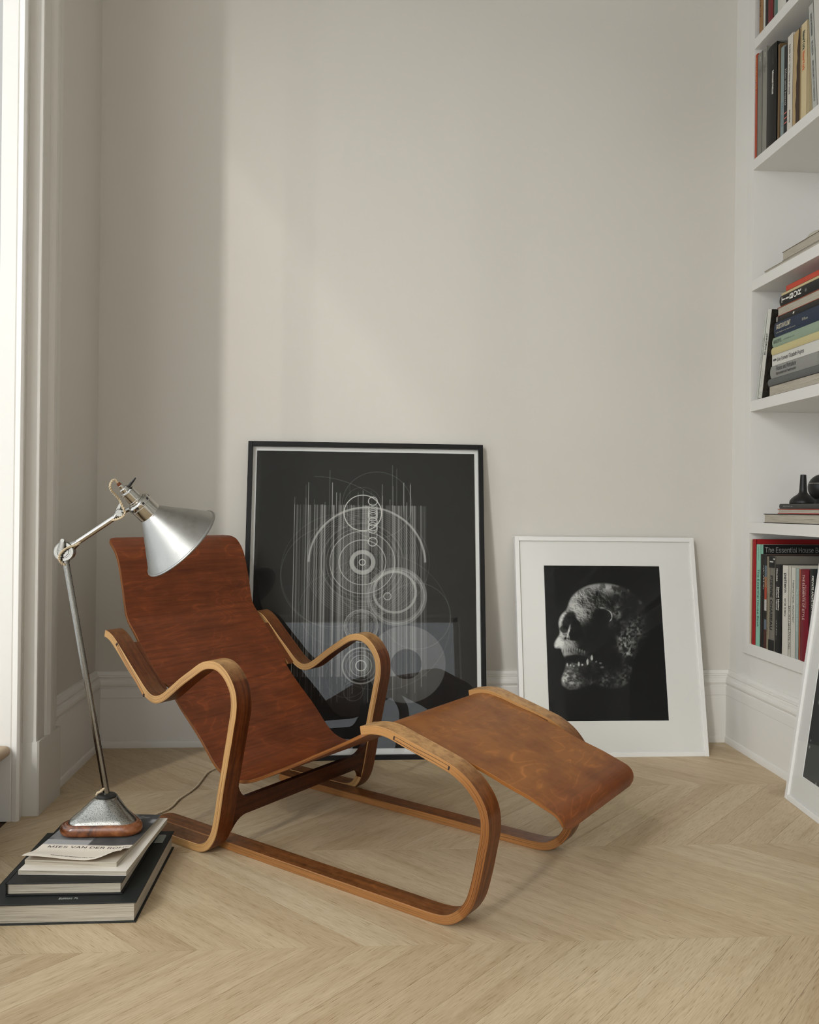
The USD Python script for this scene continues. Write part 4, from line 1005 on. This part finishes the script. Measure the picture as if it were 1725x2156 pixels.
z = SH[2] + 0.0003
STACK = [
    ("cream paged book, fore-edge out, at the bottom of the lying stack", 3.198, 0.040, 0.36, 0.26, (40, 38, 34), [], True, True),
    ("dark grey spined book second from the bottom of the lying stack", 3.196, 0.027, 0.36, 0.26, (92, 94, 92), [], False, False),
    ("grey spined book with italic title in the lying stack, third shelf up", 3.178, 0.047, 0.33, 0.25, (140, 140, 134), [("Picasso and Portraiture", 0.017, 0.045, 0.025, (70, 70, 68), {"width": 0.145}), ("Representation and Transformation", 0.010, 0.045, 0.009, (70, 70, 68), {"width": 0.145})], False, False),
    ("white spined book with black title in the lying stack, third shelf up", 3.172, 0.043, 0.34, 0.25, (204, 202, 194), [("Live Forever", 0.015, 0.040, 0.014, (36, 36, 36), {"width": 0.078}), ("Elizabeth Peyton", 0.015, 0.125, 0.014, (36, 36, 36), {"width": 0.105}), ("NEW", 0.008, 0.008, 0.019, (36, 36, 36), {"bold": True})], True, False),
    ("pale yellow spined book in the lying stack, third shelf up", 3.172, 0.029, 0.34, 0.25, (196, 184, 134), [], False, False),
    ("sage green spined book in the lying stack, third shelf up", 3.165, 0.037, 0.34, 0.25, (140, 158, 136), [("MARIPOL", 0.014, 0.012, 0.012, (88, 98, 84), {"width": 0.06}), ("~o", 0.006, 0.085, 0.014, (96, 108, 92), {"width": 0.08})], False, False),
    ("navy spined book with pale gold capitals in the lying stack, third shelf up", 3.152, 0.056, 0.34, 0.26, (28, 44, 66), [("GUSTAV KLIMT", 0.017, 0.018, 0.028, (206, 200, 176), {"width": 0.105, "bold": True}), ("~q", 0.006, 0.018, 0.012, (180, 176, 160), {"width": 0.14}), ("~r", 0.010, 0.205, 0.022, (206, 200, 176), {"width": 0.035, "bold": True})], False, False),
    ("thin black spined book with a small white bird mark in the lying stack", 3.140, 0.021, 0.33, 0.24, (30, 28, 26), [("|||", 0.011, 0.004, 0.005, W, {"width": 0.008, "bold": True})], False, False),
    ("white paged book in orange-brown cover, fore-edge out, in the lying stack", 3.138, 0.035, 0.31, 0.23, (150, 72, 44), [], False, True),
    ("black spined book with large white capitals near the top of the lying stack", 3.112, 0.038, 0.32, 0.24, (20, 20, 20), [], False, False),
    ("thin cream book under the orange-red one on the lying stack", 3.105, 0.010, 0.28, 0.22, (196, 178, 134), [], True, False),
    ("orange-red book at the top of the lying stack, third shelf up", 3.073, 0.020, 0.27, 0.21, (188, 68, 46), [], True, False),
]
for label, yl, t, ln, d, c, letters, soft, po in STACK:
    P = lying(label, yl, z, t, ln, d, c, letters, soft, po)
    if "large white capitals" in label:
        for k, ch in enumerate("TIBOR"):
            yk = -0.012 - 0.0285 * (k + 1)
            if ch == "I":
                part("lettering", bx((-0.0053, yk, 0.016), (-0.0050, yk + 0.023, 0.022)), ink_of(W), P); continue
            lettering(P, ch, 0.023, (-0.0050, -0.012 - 0.0285 * (k + 1), 0.019 - (0.012 if ch != "I" else 0.003)), ((0, 0, 1.0), (0, 1.0, 0), (-1.0, 0, 0)), W, bold=True, width=0.024 if ch != "I" else 0.006)
        lettering(P, "@", 0.010, (-0.0050, -0.180, 0.012), SPINE_FLAT, (150, 150, 146))
    if "bird mark" in label:
        bird = Polygon([(0, 0.002), (0.006, 0.004), (0.010, 0.010), (0.012, 0.005), (0.020, 0.006), (0.013, 0.002), (0.011, -0.003), (0.008, 0.001)])
        m = trimesh.creation.extrude_polygon(bird, 0.0003, engine="earcut"); part("emblem", pose(m, (-0.0038, -0.12, 0.006), *[np.array(a) for a in SPINE_FLAT]), ink_of(W), P)
    z += t + 0.0004
# fourth shelf up: two lying books and a pale dome
lying("thin grey book lying under the white paged one, fourth shelf up", 3.245, SH[3] + 0.0003, 0.012, 0.40, 0.30, (188, 184, 172), (), True, True)
lying("white paged book lying on the thin grey one, fourth shelf up", 3.105, SH[3] + 0.0128, 0.034, 0.30, 0.25, (120, 112, 98), (), True, True)
D_ = thing("dome_ornament", "pale putty coloured dome resting on the lying books of the fourth shelf up", "ornament", (1.75, 2.985, SH[3] + 0.0472))
part("dome", lathe([(0, 0), (0.052, 0), (0.0545, 0.003), (0.054, 0.012), (0.050, 0.024), (0.041, 0.036), (0.028, 0.044), (0.014, 0.048), (0, 0.049)]), flat("putty_glaze", lin(186, 180, 164), 0.6), D_, smooth=50)

# second shelf up: three lying books with two black vases
lying("black covered book with thick pale fore-edge at the bottom on the vase shelf", 3.226, SH[1] + 0.0003, 0.037, 0.40, 0.29, (20, 20, 20), (), False, True)
lying("red covered book with pale fore-edge in the middle on the vase shelf", 3.118, SH[1] + 0.0377, 0.019, 0.31, 0.25, (164, 48, 38), (), False, True)
lying("charcoal spined book directly under the black vases", 3.100, SH[1] + 0.0571, 0.0185, 0.30, 0.24, (58, 58, 55), [("~f", 0.005, 0.03, 0.007, (150, 150, 144), {"width": 0.07})])
flat("basalt", lin(27, 27, 26), 0.40, spec=0.35)
V_ = thing("bottle_vase", "matt black vase with squat body and tall thin neck", "vase", (1.735, 3.062, SH[1] + 0.0759))
part("body", lathe([(0, 0), (0.0455, 0), (0.0478, 0.0015), (0.0485, 0.006), (0.0465, 0.014), (0.0405, 0.022), (0.031, 0.030), (0.0215, 0.036), (0.0155, 0.043), (0.0140, 0.052), (0.0132, 0.062)]), "basalt", V_, smooth=50)
part("neck", lathe([(0.0132, 0.062), (0.0122, 0.080), (0.0112, 0.100), (0.0105, 0.112), (0.0095, 0.1125), (0.0085, 0.112), (0.0085, 0.07), (0, 0.07)]), "basalt", V_, smooth=50)
V_ = thing("sphere_vase", "matt black round vase with a thin pale seam, beside the thin necked vase", "vase", (1.735, 2.925, SH[1] + 0.0759))
sph = [(0.053 * math.cos(a), 0.060 + 0.050 * math.sin(a)) for a in np.linspace(-1.12, 0.28, 18)]
part("bowl", lathe([(0, 0), (0.029, 0), (0.0295, 0.002), (0.0285, 0.016)] + sph[2:]), "basalt", V_, smooth=50)
part("seam", lathe([(0.0505, 0.0735), (0.0518, 0.0740), (0.0518, 0.0752), (0.0505, 0.0757)]), flat("seam_pale", lin(170, 164, 150), 0.5), V_)
part("lid", lathe([(0.0505, 0.0755), (0.0515, 0.0757)] + [(0.053 * math.cos(a), 0.060 + 0.050 * math.sin(a)) for a in np.linspace(0.33, PI / 2 - 0.02, 14)] + [(0, 0.110)]), "basalt", V_, smooth=50)

# ------------------------------------------------------------------ books on the floor under the lamp
def floor_book(label, corner, rot, w, dp, t, color, soft=False, overhang=0.004, board=0.003, spine_left=True):
    """corner: front left lower corner; w across, dp deep, t thick; spine along the left side."""
    P = thing("book", label, "book", corner, rot)
    o = 0.0008 if soft else overhang
    part("cover", cat(cbox((0, 0, 0), (w, dp, board)), cbox((0, 0, t - board), (w, dp, t)), cbox((0, 0, 0), (board, dp, t))), color, P)
    v, f, _ = meshkit.arrays(cbox((board, o, board), (w - o, dp - o, t - board), 0.0004))
    part("pages", bx((board, o, board), (w - o, dp - o, t - board)), "pages", P)
    return P


flat("green_black_cloth", lin(25, 30, 29), 0.55, spec=0.4)
flat("black_cloth", lin(17, 19, 19), 0.5, spec=0.4)
flat("white_card", lin(226, 220, 208), 0.5, spec=0.35)
B1 = floor_book("large green-black hardback at the bottom of the pile on the floor", (-0.858, 2.0325, 0.0), 0, 0.361, 0.44, 0.0495, "green_black_cloth", overhang=0.006)
lettering(B1, "Edition 7L", 0.0085, (0.172, 0.022, 0.0496), ((1, 0, 0), (0, 1, 0), (0, 0, 1)), (186, 190, 184), width=0.047)
shape = sbox(0, 0, 0.034, 0.058).difference(unary_union([sbox(-0.01, -0.01, 0.012, 0.02)])).difference(sbox(0.022, 0.045, 0.05, 0.07))
shape = LineString([(0, 0), (0, 0.05), (0.018, 0.05), (0.018, 0)]).buffer(0.010, cap_style=2)
part("emblem", pose(trimesh.creation.extrude_polygon(shape, 0.0004, engine="earcut"), (0.318, 0.352, 0.0496), np.array([1.0, 0, 0]), np.array([0, 1.0, 0]), np.array([0, 0, 1.0])), ink_of((150, 156, 150)), B1, label="large pale grey letter on the cover")
B2 = floor_book("black hardback second from the bottom of the pile on the floor", (-0.818, 2.077, 0.0499), -0.8, 0.278, 0.39, 0.031, "black_cloth", overhang=0.006)
B3 = floor_book("plain white paperback under the paperback with the curled cover", (-0.806, 2.124, 0.0813), -4.2, 0.268, 0.352, 0.0115, "white_card", soft=True, board=0.0008)
# the top paperback: pages, back cover, and a front cover whose front edge curls up
B4 = thing("book", "paperback with curled cream cover and black capitals under the lamp base", "book", (-0.803, 2.1535, 0.0931), -6.3)
w4, d4, t4 = 0.236, 0.322, 0.0128
part("pages", bx((0.001, 0.001, 0.0005), (w4 - 0.001, d4 - 0.001, t4 - 0.0008)), "pages", B4)
part("back_cover", cbox((0, 0, 0), (w4, d4, 0.0005)), "white_card", B4)
gx, gy = np.meshgrid(np.linspace(-0.001, w4 + 0.003, 60), np.linspace(-0.012, d4 + 0.001, 80))
lift = smooth(0.085, -0.012, gy) ** 1.5
curl = 0.0155 * lift * (0.40 + 0.60 * np.exp(-((gx - 0.02) / 0.09) ** 2)) + 0.010 * lift * np.exp(-((gx - 0.235) / 0.05) ** 2)
dipx = 0.004 * lift * np.sin(gx / w4 * 2 * PI)
z4 = t4 - 0.0004 + curl - 0.0 * dipx + 0.006 * smooth(w4 - 0.05, w4 + 0.003, gx) * smooth(0.17, 0.02, gy)
gy2 = gy + 0.018 * lift * np.exp(-((gx - 0.20) / 0.06) ** 2) * 0 + 0.03 * smooth(w4 - 0.075, w4 + 0.003, gx) * (1 - smooth(-0.012, 0.12, gy))
v = np.c_[gx.ravel(), gy2.ravel(), z4.ravel()]; nx_ = 60; i = (np.arange(79)[:, None] * nx_ + np.arange(nx_ - 1)).ravel(); f = np.c_[i, i + 1, i + nx_ + 1, i + nx_]
v2 = v - [0, 0, 0.00035]
V = np.vstack([v, v2]); F = np.vstack([f, f[:, ::-1] + len(v)])
# the cover's own print: cream below, a grey photograph above
ph = smooth(0.098, 0.0985, gy); tone = meshkit.fbm(np.stack([gx * 30, gy * 30, gx * 0], -1), 4, 8)
left = gx < 0.118
photo = np.where(left & (gy < 0.128), 0.36, np.where(left, 0.05 + 0.22 * tone, 0.035 + 0.07 * tone)) + 0.25 * smooth(0.6, 0.75, tone) * (gy > 0.2)
col = (1 - ph)[..., None] * np.array(lin(232, 222, 206)) + ph[..., None] * photo[..., None] * np.array([1, 1, 0.99])
col = np.vstack([col.reshape(-1, 3), np.tile(lin(214, 184, 146), (len(v2), 1))])
FC4 = part("front_cover", (V, F), "print_ink", B4, smooth=True, primvars={"ink": col})


def on_cover(txt, cap, x0, y0, width, color):
    m = text(txt, cap, 0.0002); m.apply_scale((width / m.bounds[1, 0], 1, 1)); m = m.subdivide_to_size(0.006) if hasattr(m, "subdivide_to_size") else m
    from scipy.interpolate import RegularGridInterpolator as RGI
    g = RGI((gy[:, 0], gx[0]), z4, bounds_error=False, fill_value=None)
    p = m.vertices.copy(); p[:, 0] += x0; p[:, 1] += y0; p[:, 2] += g(p[:, [1, 0]]) + 0.00015
    part("lettering", trimesh.Trimesh(p, m.faces, process=False), ink_of(color), FC4)


on_cover("MIES VAN DER ROHE", 0.0115, 0.020, 0.078, 0.214, (34, 34, 34))
on_cover("MUSEUM OF MODERN ART, NEW YORK", 0.0055, 0.065, 0.004, 0.135, (90, 86, 78))

# ------------------------------------------------------------------ the lamp
zb = 0.1062
LM = thing("desk_lamp", "worn steel articulated lamp with aluminium cone shade, standing on the pile of books", "lamp", (-0.6615, 2.365, zb))


def plan(r, n=96):
    """Rounded triangle with its flat side to the front, about 2 r wide."""
    tri = Polygon([(-0.070, -0.045), (0.070, -0.045), (0.0, 0.062)]).buffer(0.040, quad_segs=24)
    s = r / 0.110
    e = tri.exterior; L = e.length
    p = np.array([e.interpolate(L * k / n).coords[0] for k in range(n)]) * s
    j = int(np.argmin(p[:, 0])); p = np.roll(p, -j, 0)
    if not Polygon(p).exterior.is_ccw:
        p = np.roll(p[::-1], 1, 0)
    return p


def loft(rings, cap0=True, cap1=True):
    n = len(rings[0]); v = np.vstack(rings); f = []
    for a in range(len(rings) - 1):
        for j in range(n):
            b = (j + 1) % n; f.append([a * n + j, a * n + b, (a + 1) * n + b, (a + 1) * n + j])
    f = np.array(f); f = np.vstack([f[:, [0, 1, 2]], f[:, [0, 2, 3]]]); e = len(v)
    if cap0:
        v = np.vstack([v, rings[0].mean(0)]); f = np.vstack([f, [[e, (j + 1) % n, j] for j in range(n)]]); e += 1
    if cap1:
        v = np.vstack([v, rings[-1].mean(0)]); L = (len(rings) - 1) * n; f = np.vstack([f, [[e, L + j, L + (j + 1) % n] for j in range(n)]])
    return trimesh.Trimesh(v, f, process=False)


def at_z(p, z):
    return np.c_[p, np.full(len(p), z)]


part("plinth", loft([at_z(plan(r), z) for r, z in ((0.096, 0.0), (0.103, 0.001), (0.1075, 0.006), (0.109, 0.013), (0.108, 0.020), (0.1045, 0.0255), (0.1015, 0.0272), (0.1008, 0.0258), (0.0990, 0.0258), (0.0970, 0.0282), (0.0935, 0.0295), (0.090, 0.0285))]), "base_wood", LM, smooth=40, label="turned brown wooden plinth")
circ = np.c_[np.cos(np.linspace(PI, 3 * PI, 97)[:-1]), np.sin(np.linspace(PI, 3 * PI, 97)[:-1])]
rings = []
for k, z in ((0, 0.0280), (0.02, 0.0315), (0.08, 0.0365), (0.2, 0.0430), (0.4, 0.0525), (0.6, 0.064), (0.8, 0.0755), (0.92, 0.082), (1.0, 0.0845)):
    p = plan(0.0905) * (1 - k) + circ * 0.0275 * k + [0.0, 0.0]
    rings.append(at_z(p, z))
part("base", loft(rings), "pitted_steel", LM, smooth=40, label="pitted steel base shaped as a rounded cone")
part("collar", lathe([(0.0, 0.0835), (0.0265, 0.0835), (0.0268, 0.0865), (0.023, 0.0895), (0.015, 0.0925), (0.0, 0.093)]), "black_plastic", LM, smooth=40, label="black collar")
O_ = np.array([-0.6615, 2.365, zb])
pt = lambda x, z, dy=0.0: np.array([x, 2.365 + dy, z]) - O_
p0, p1 = pt(-0.6615, 0.196), pt(-0.7800, 0.845)
jc = pt(-0.7822, 0.8690)
part("pole", tube([p0 - (p1 - p0) * 0.0, p1], 0.0088, 20), "worn_steel", LM, smooth=40, label="worn steel pole")
q0, q1 = pt(-0.756, 0.8895), pt(-0.647, 0.9660)
part("arm", tube([q0, q1], 0.0078, 18), "polished_steel", LM, smooth=40)
# elbow: two toothed clamp discs with a wing, on a pin across the picture
disc = lathe([(0, -0.0095), (0.0215, -0.0095), (0.0235, -0.0075), (0.0235, -0.001), (0.0215, 0.0), (0.0235, 0.001), (0.0235, 0.0075), (0.0215, 0.0095), (0.0150, 0.0095), (0.0142, 0.0080), (0.0112, 0.0080), (0.0105, 0.0100), (0.0, 0.0100)], 40)
disc.apply_scale((1.18, 1.18, 1.05))
el = [along(disc, jc, (0, -1, 0))]
d1 = (p1 - jc) / np.linalg.norm(p1 - jc)
el.append(tm(m3.Manifold.hull_points(np.vstack([along(trimesh.creation.cylinder(0.0165, 0.011, sections=24), jc, (0, -1, 0)).vertices, along(trimesh.creation.cylinder(0.0092, 0.012, sections=24), p1 - (0, 0, 0.004), d1).vertices]))))
d2 = (q1 - q0) / np.linalg.norm(q1 - q0)
el.append(tm(m3.Manifold.hull_points(np.vstack([along(trimesh.creation.cylinder(0.0165, 0.011, sections=24), jc, (0, -1, 0)).vertices, along(trimesh.creation.cylinder(0.0086, 0.012, sections=24), q0 + d2 * 0.004, d2).vertices]))))
EJ = part("elbow_joint", cat(*el), "worn_steel", LM, smooth=35)
wing = tm(m3.Manifold.hull_points(np.vstack([along(trimesh.creation.cylinder(0.010, 0.006, sections=20), jc + [-0.006, -0.014, 0.004], (0, -1, 0)).vertices, along(trimesh.creation.cylinder(0.0055, 0.008, sections=20), jc + [-0.001, -0.015, 0.031], (0, -1, 0)).vertices])))
part("wing_nut", wing, "worn_steel", EJ, smooth=35)
# shade axis
ax = rt * 0.594 * 1.0 + up * -0.675 + fw * 0.43; ax /= np.linalg.norm(ax)
neck = pt(-0.5480, 0.9760, -0.012)
gal = neck - ax * 0.0500; soc = gal - ax * 0.0530
part("shade", along(lathe([(0.0325, -0.002), (0.034, 0.0), (0.0350, 0.003), (0.0790, 0.062), (0.1205, 0.1172), (0.1222, 0.1172), (0.1242, 0.1184), (0.1252, 0.1205), (0.1246, 0.1228), (0.1228, 0.1240), (0.1210, 0.1228), (0.1202, 0.1195), (0.0780, 0.0625), (0.0340, 0.0036), (0.0325, 0.0026)], 96), neck, ax), "shade_aluminium", LM, smooth=40, label="matt aluminium cone shade with rolled rim")
gm = lathe([(0.0, -0.001), (0.0290, -0.001), (0.0318, 0.0015), (0.0330, 0.005), (0.0330, 0.0135), (0.0322, 0.0145), (0.0330, 0.0155), (0.0330, 0.0470), (0.0322, 0.0500), (0.0305, 0.0510), (0.0, 0.0510)], 64)
GA = part("gallery", along(gm, gal, ax), "polished_steel", LM, smooth=40, label="polished cylinder between socket and shade")
hole_m = [along(trimesh.creation.cylinder(0.0036, 0.0012, sections=18), *(lambda r_, o_: (o_, r_))(*(lambda X, Y, a: (math.cos(a) * X + math.sin(a) * Y, gal + ax * 0.0075 + (math.cos(a) * X + math.sin(a) * Y) * 0.0331))(*frame_of(ax)[:2], a))) for a in np.linspace(0, 2 * PI, 11)[:-1]]
for hm in hole_m:
    part("vent_hole", hm, "black_plastic", GA)
SO = part("socket", along(lathe([(0, -0.012), (0.0075, -0.012), (0.0085, -0.010), (0.0085, -0.002), (0.0130, -0.0005), (0.0140, 0.001), (0.0140, 0.010), (0.0190, 0.0125), (0.0208, 0.0140), (0.0208, 0.0165), (0.0198, 0.0175), (0.0200, 0.0430), (0.0212, 0.0440), (0.0212, 0.0480), (0.0255, 0.0495), (0.0255, 0.0530), (0, 0.0530)], 64), soc, ax), "polished_steel", LM, smooth=40)
part("cord_bush", along(lathe([(0, -0.020), (0.0045, -0.020), (0.0055, -0.018), (0.0055, -0.012), (0, -0.012)], 24), soc, ax), "copper_bush", SO, smooth=40)
X_, Y_, _ = frame_of(ax)
side = rt * 0.76 + up * 0.62 + fw * 0.0; side -= ax * (side @ ax); side /= np.linalg.norm(side)
lv0 = soc + ax * 0.006 + side * 0.016
lever = tm(m3.Manifold.hull_points(np.vstack([along(trimesh.creation.cylinder(0.0036, 0.006, sections=14), lv0, side).vertices, along(cbox((-0.0052, -0.0020, -0.003), (0.0052, 0.0020, 0.003)), lv0 + side * 0.010 + up * 0.004, side).vertices, along(cbox((-0.0028, -0.0016, -0.002), (0.0028, 0.0016, 0.002)), lv0 + side * 0.021 + up * 0.007, side).vertices])))
part("switch_lever", lever, "black_plastic", SO, smooth=30, label="black switch lever")
# knuckle between arm and gallery
kn = pt(-0.634, 0.9775)
fork = [tm(m3.Manifold.hull_points(np.vstack([along(trimesh.creation.cylinder(0.0080, 0.004, sections=20), q1, d2).vertices, along(trimesh.creation.cylinder(0.0125, 0.012, sections=24), kn, (0, -1, 0)).vertices]))),
        tube([kn, gal + ax * 0.012 - X_ * 0.0], 0.0062, 16), along(lathe([(0, -0.0085), (0.0095, -0.0085), (0.0105, -0.007), (0.0105, 0.007), (0.0095, 0.0085), (0, 0.0085)], 28), kn, (0, -1, 0)),
        tm(m3.Manifold.hull_points(np.vstack([along(trimesh.creation.cylinder(0.0050, 0.010, sections=14), kn + [-0.004, 0, 0.010], (0, -1, 0)).vertices, along(trimesh.creation.cylinder(0.0028, 0.010, sections=14), kn + [0.001, 0, 0.024], (0, -1, 0)).vertices])))]
part("knuckle", cat(*fork), "worn_steel", LM, smooth=35)
# twisted cord, in the stretches where it shows
c_top = [soc - ax * 0.020, soc - ax * 0.029 + (-0.004, -0.006, 0.001), soc - ax * 0.024 + (-0.012, -0.015, -0.006), pt(-0.6265, 1.012, -0.030), pt(-0.618, 0.995, -0.034), pt(-0.612, 0.979, -0.034), pt(-0.622, 0.967, -0.026), pt(-0.640, 0.960, -0.016), pt(-0.652, 0.9585, -0.008), q1 - d2 * 0.012]
part("cord", twisted(c_top), "cord_fabric", LM, smooth=60)
c_el = [q0 + d2 * 0.018, q0 + d2 * 0.010 + (0.002, -0.012, -0.006), pt(-0.766, 0.882, -0.018), pt(-0.778, 0.874, -0.022), pt(-0.788, 0.862, -0.022), pt(-0.791, 0.849, -0.019), pt(-0.786, 0.838, -0.014), pt(-0.777, 0.834, -0.009)]
part("cord", twisted(c_el), "cord_fabric", LM, smooth=60)
c_low = [pt(-0.6655, 0.215, -0.008), pt(-0.672, 0.210, -0.010), pt(-0.682, 0.203, -0.004), pt(-0.690, 0.194, 0.006), pt(-0.6905, 0.186, 0.010), pt(-0.687, 0.179, 0.012)]
part("cord", twisted(c_low), "cord_fabric", LM, smooth=60)
c_floor = np.array([(-0.645, 2.455, 0.122), (-0.640, 2.480, 0.112), (-0.632, 2.520, 0.065), (-0.628, 2.570, 0.020), (-0.624, 2.64, 0.0045), (-0.614, 2.715, 0.0042), (-0.578, 2.775, 0.0042), (-0.562, 2.865, 0.0042), (-0.537, 2.946, 0.0042), (-0.523, 3.024, 0.0042), (-0.517, 3.115, 0.0042), (-0.508, 3.165, 0.0042), (-0.487, 3.205, 0.0042), (-0.455, 3.26, 0.0042), (-0.42, 3.36, 0.0042)]) - O_
part("cord", twisted(c_floor), "cord_fabric", LM, smooth=60)
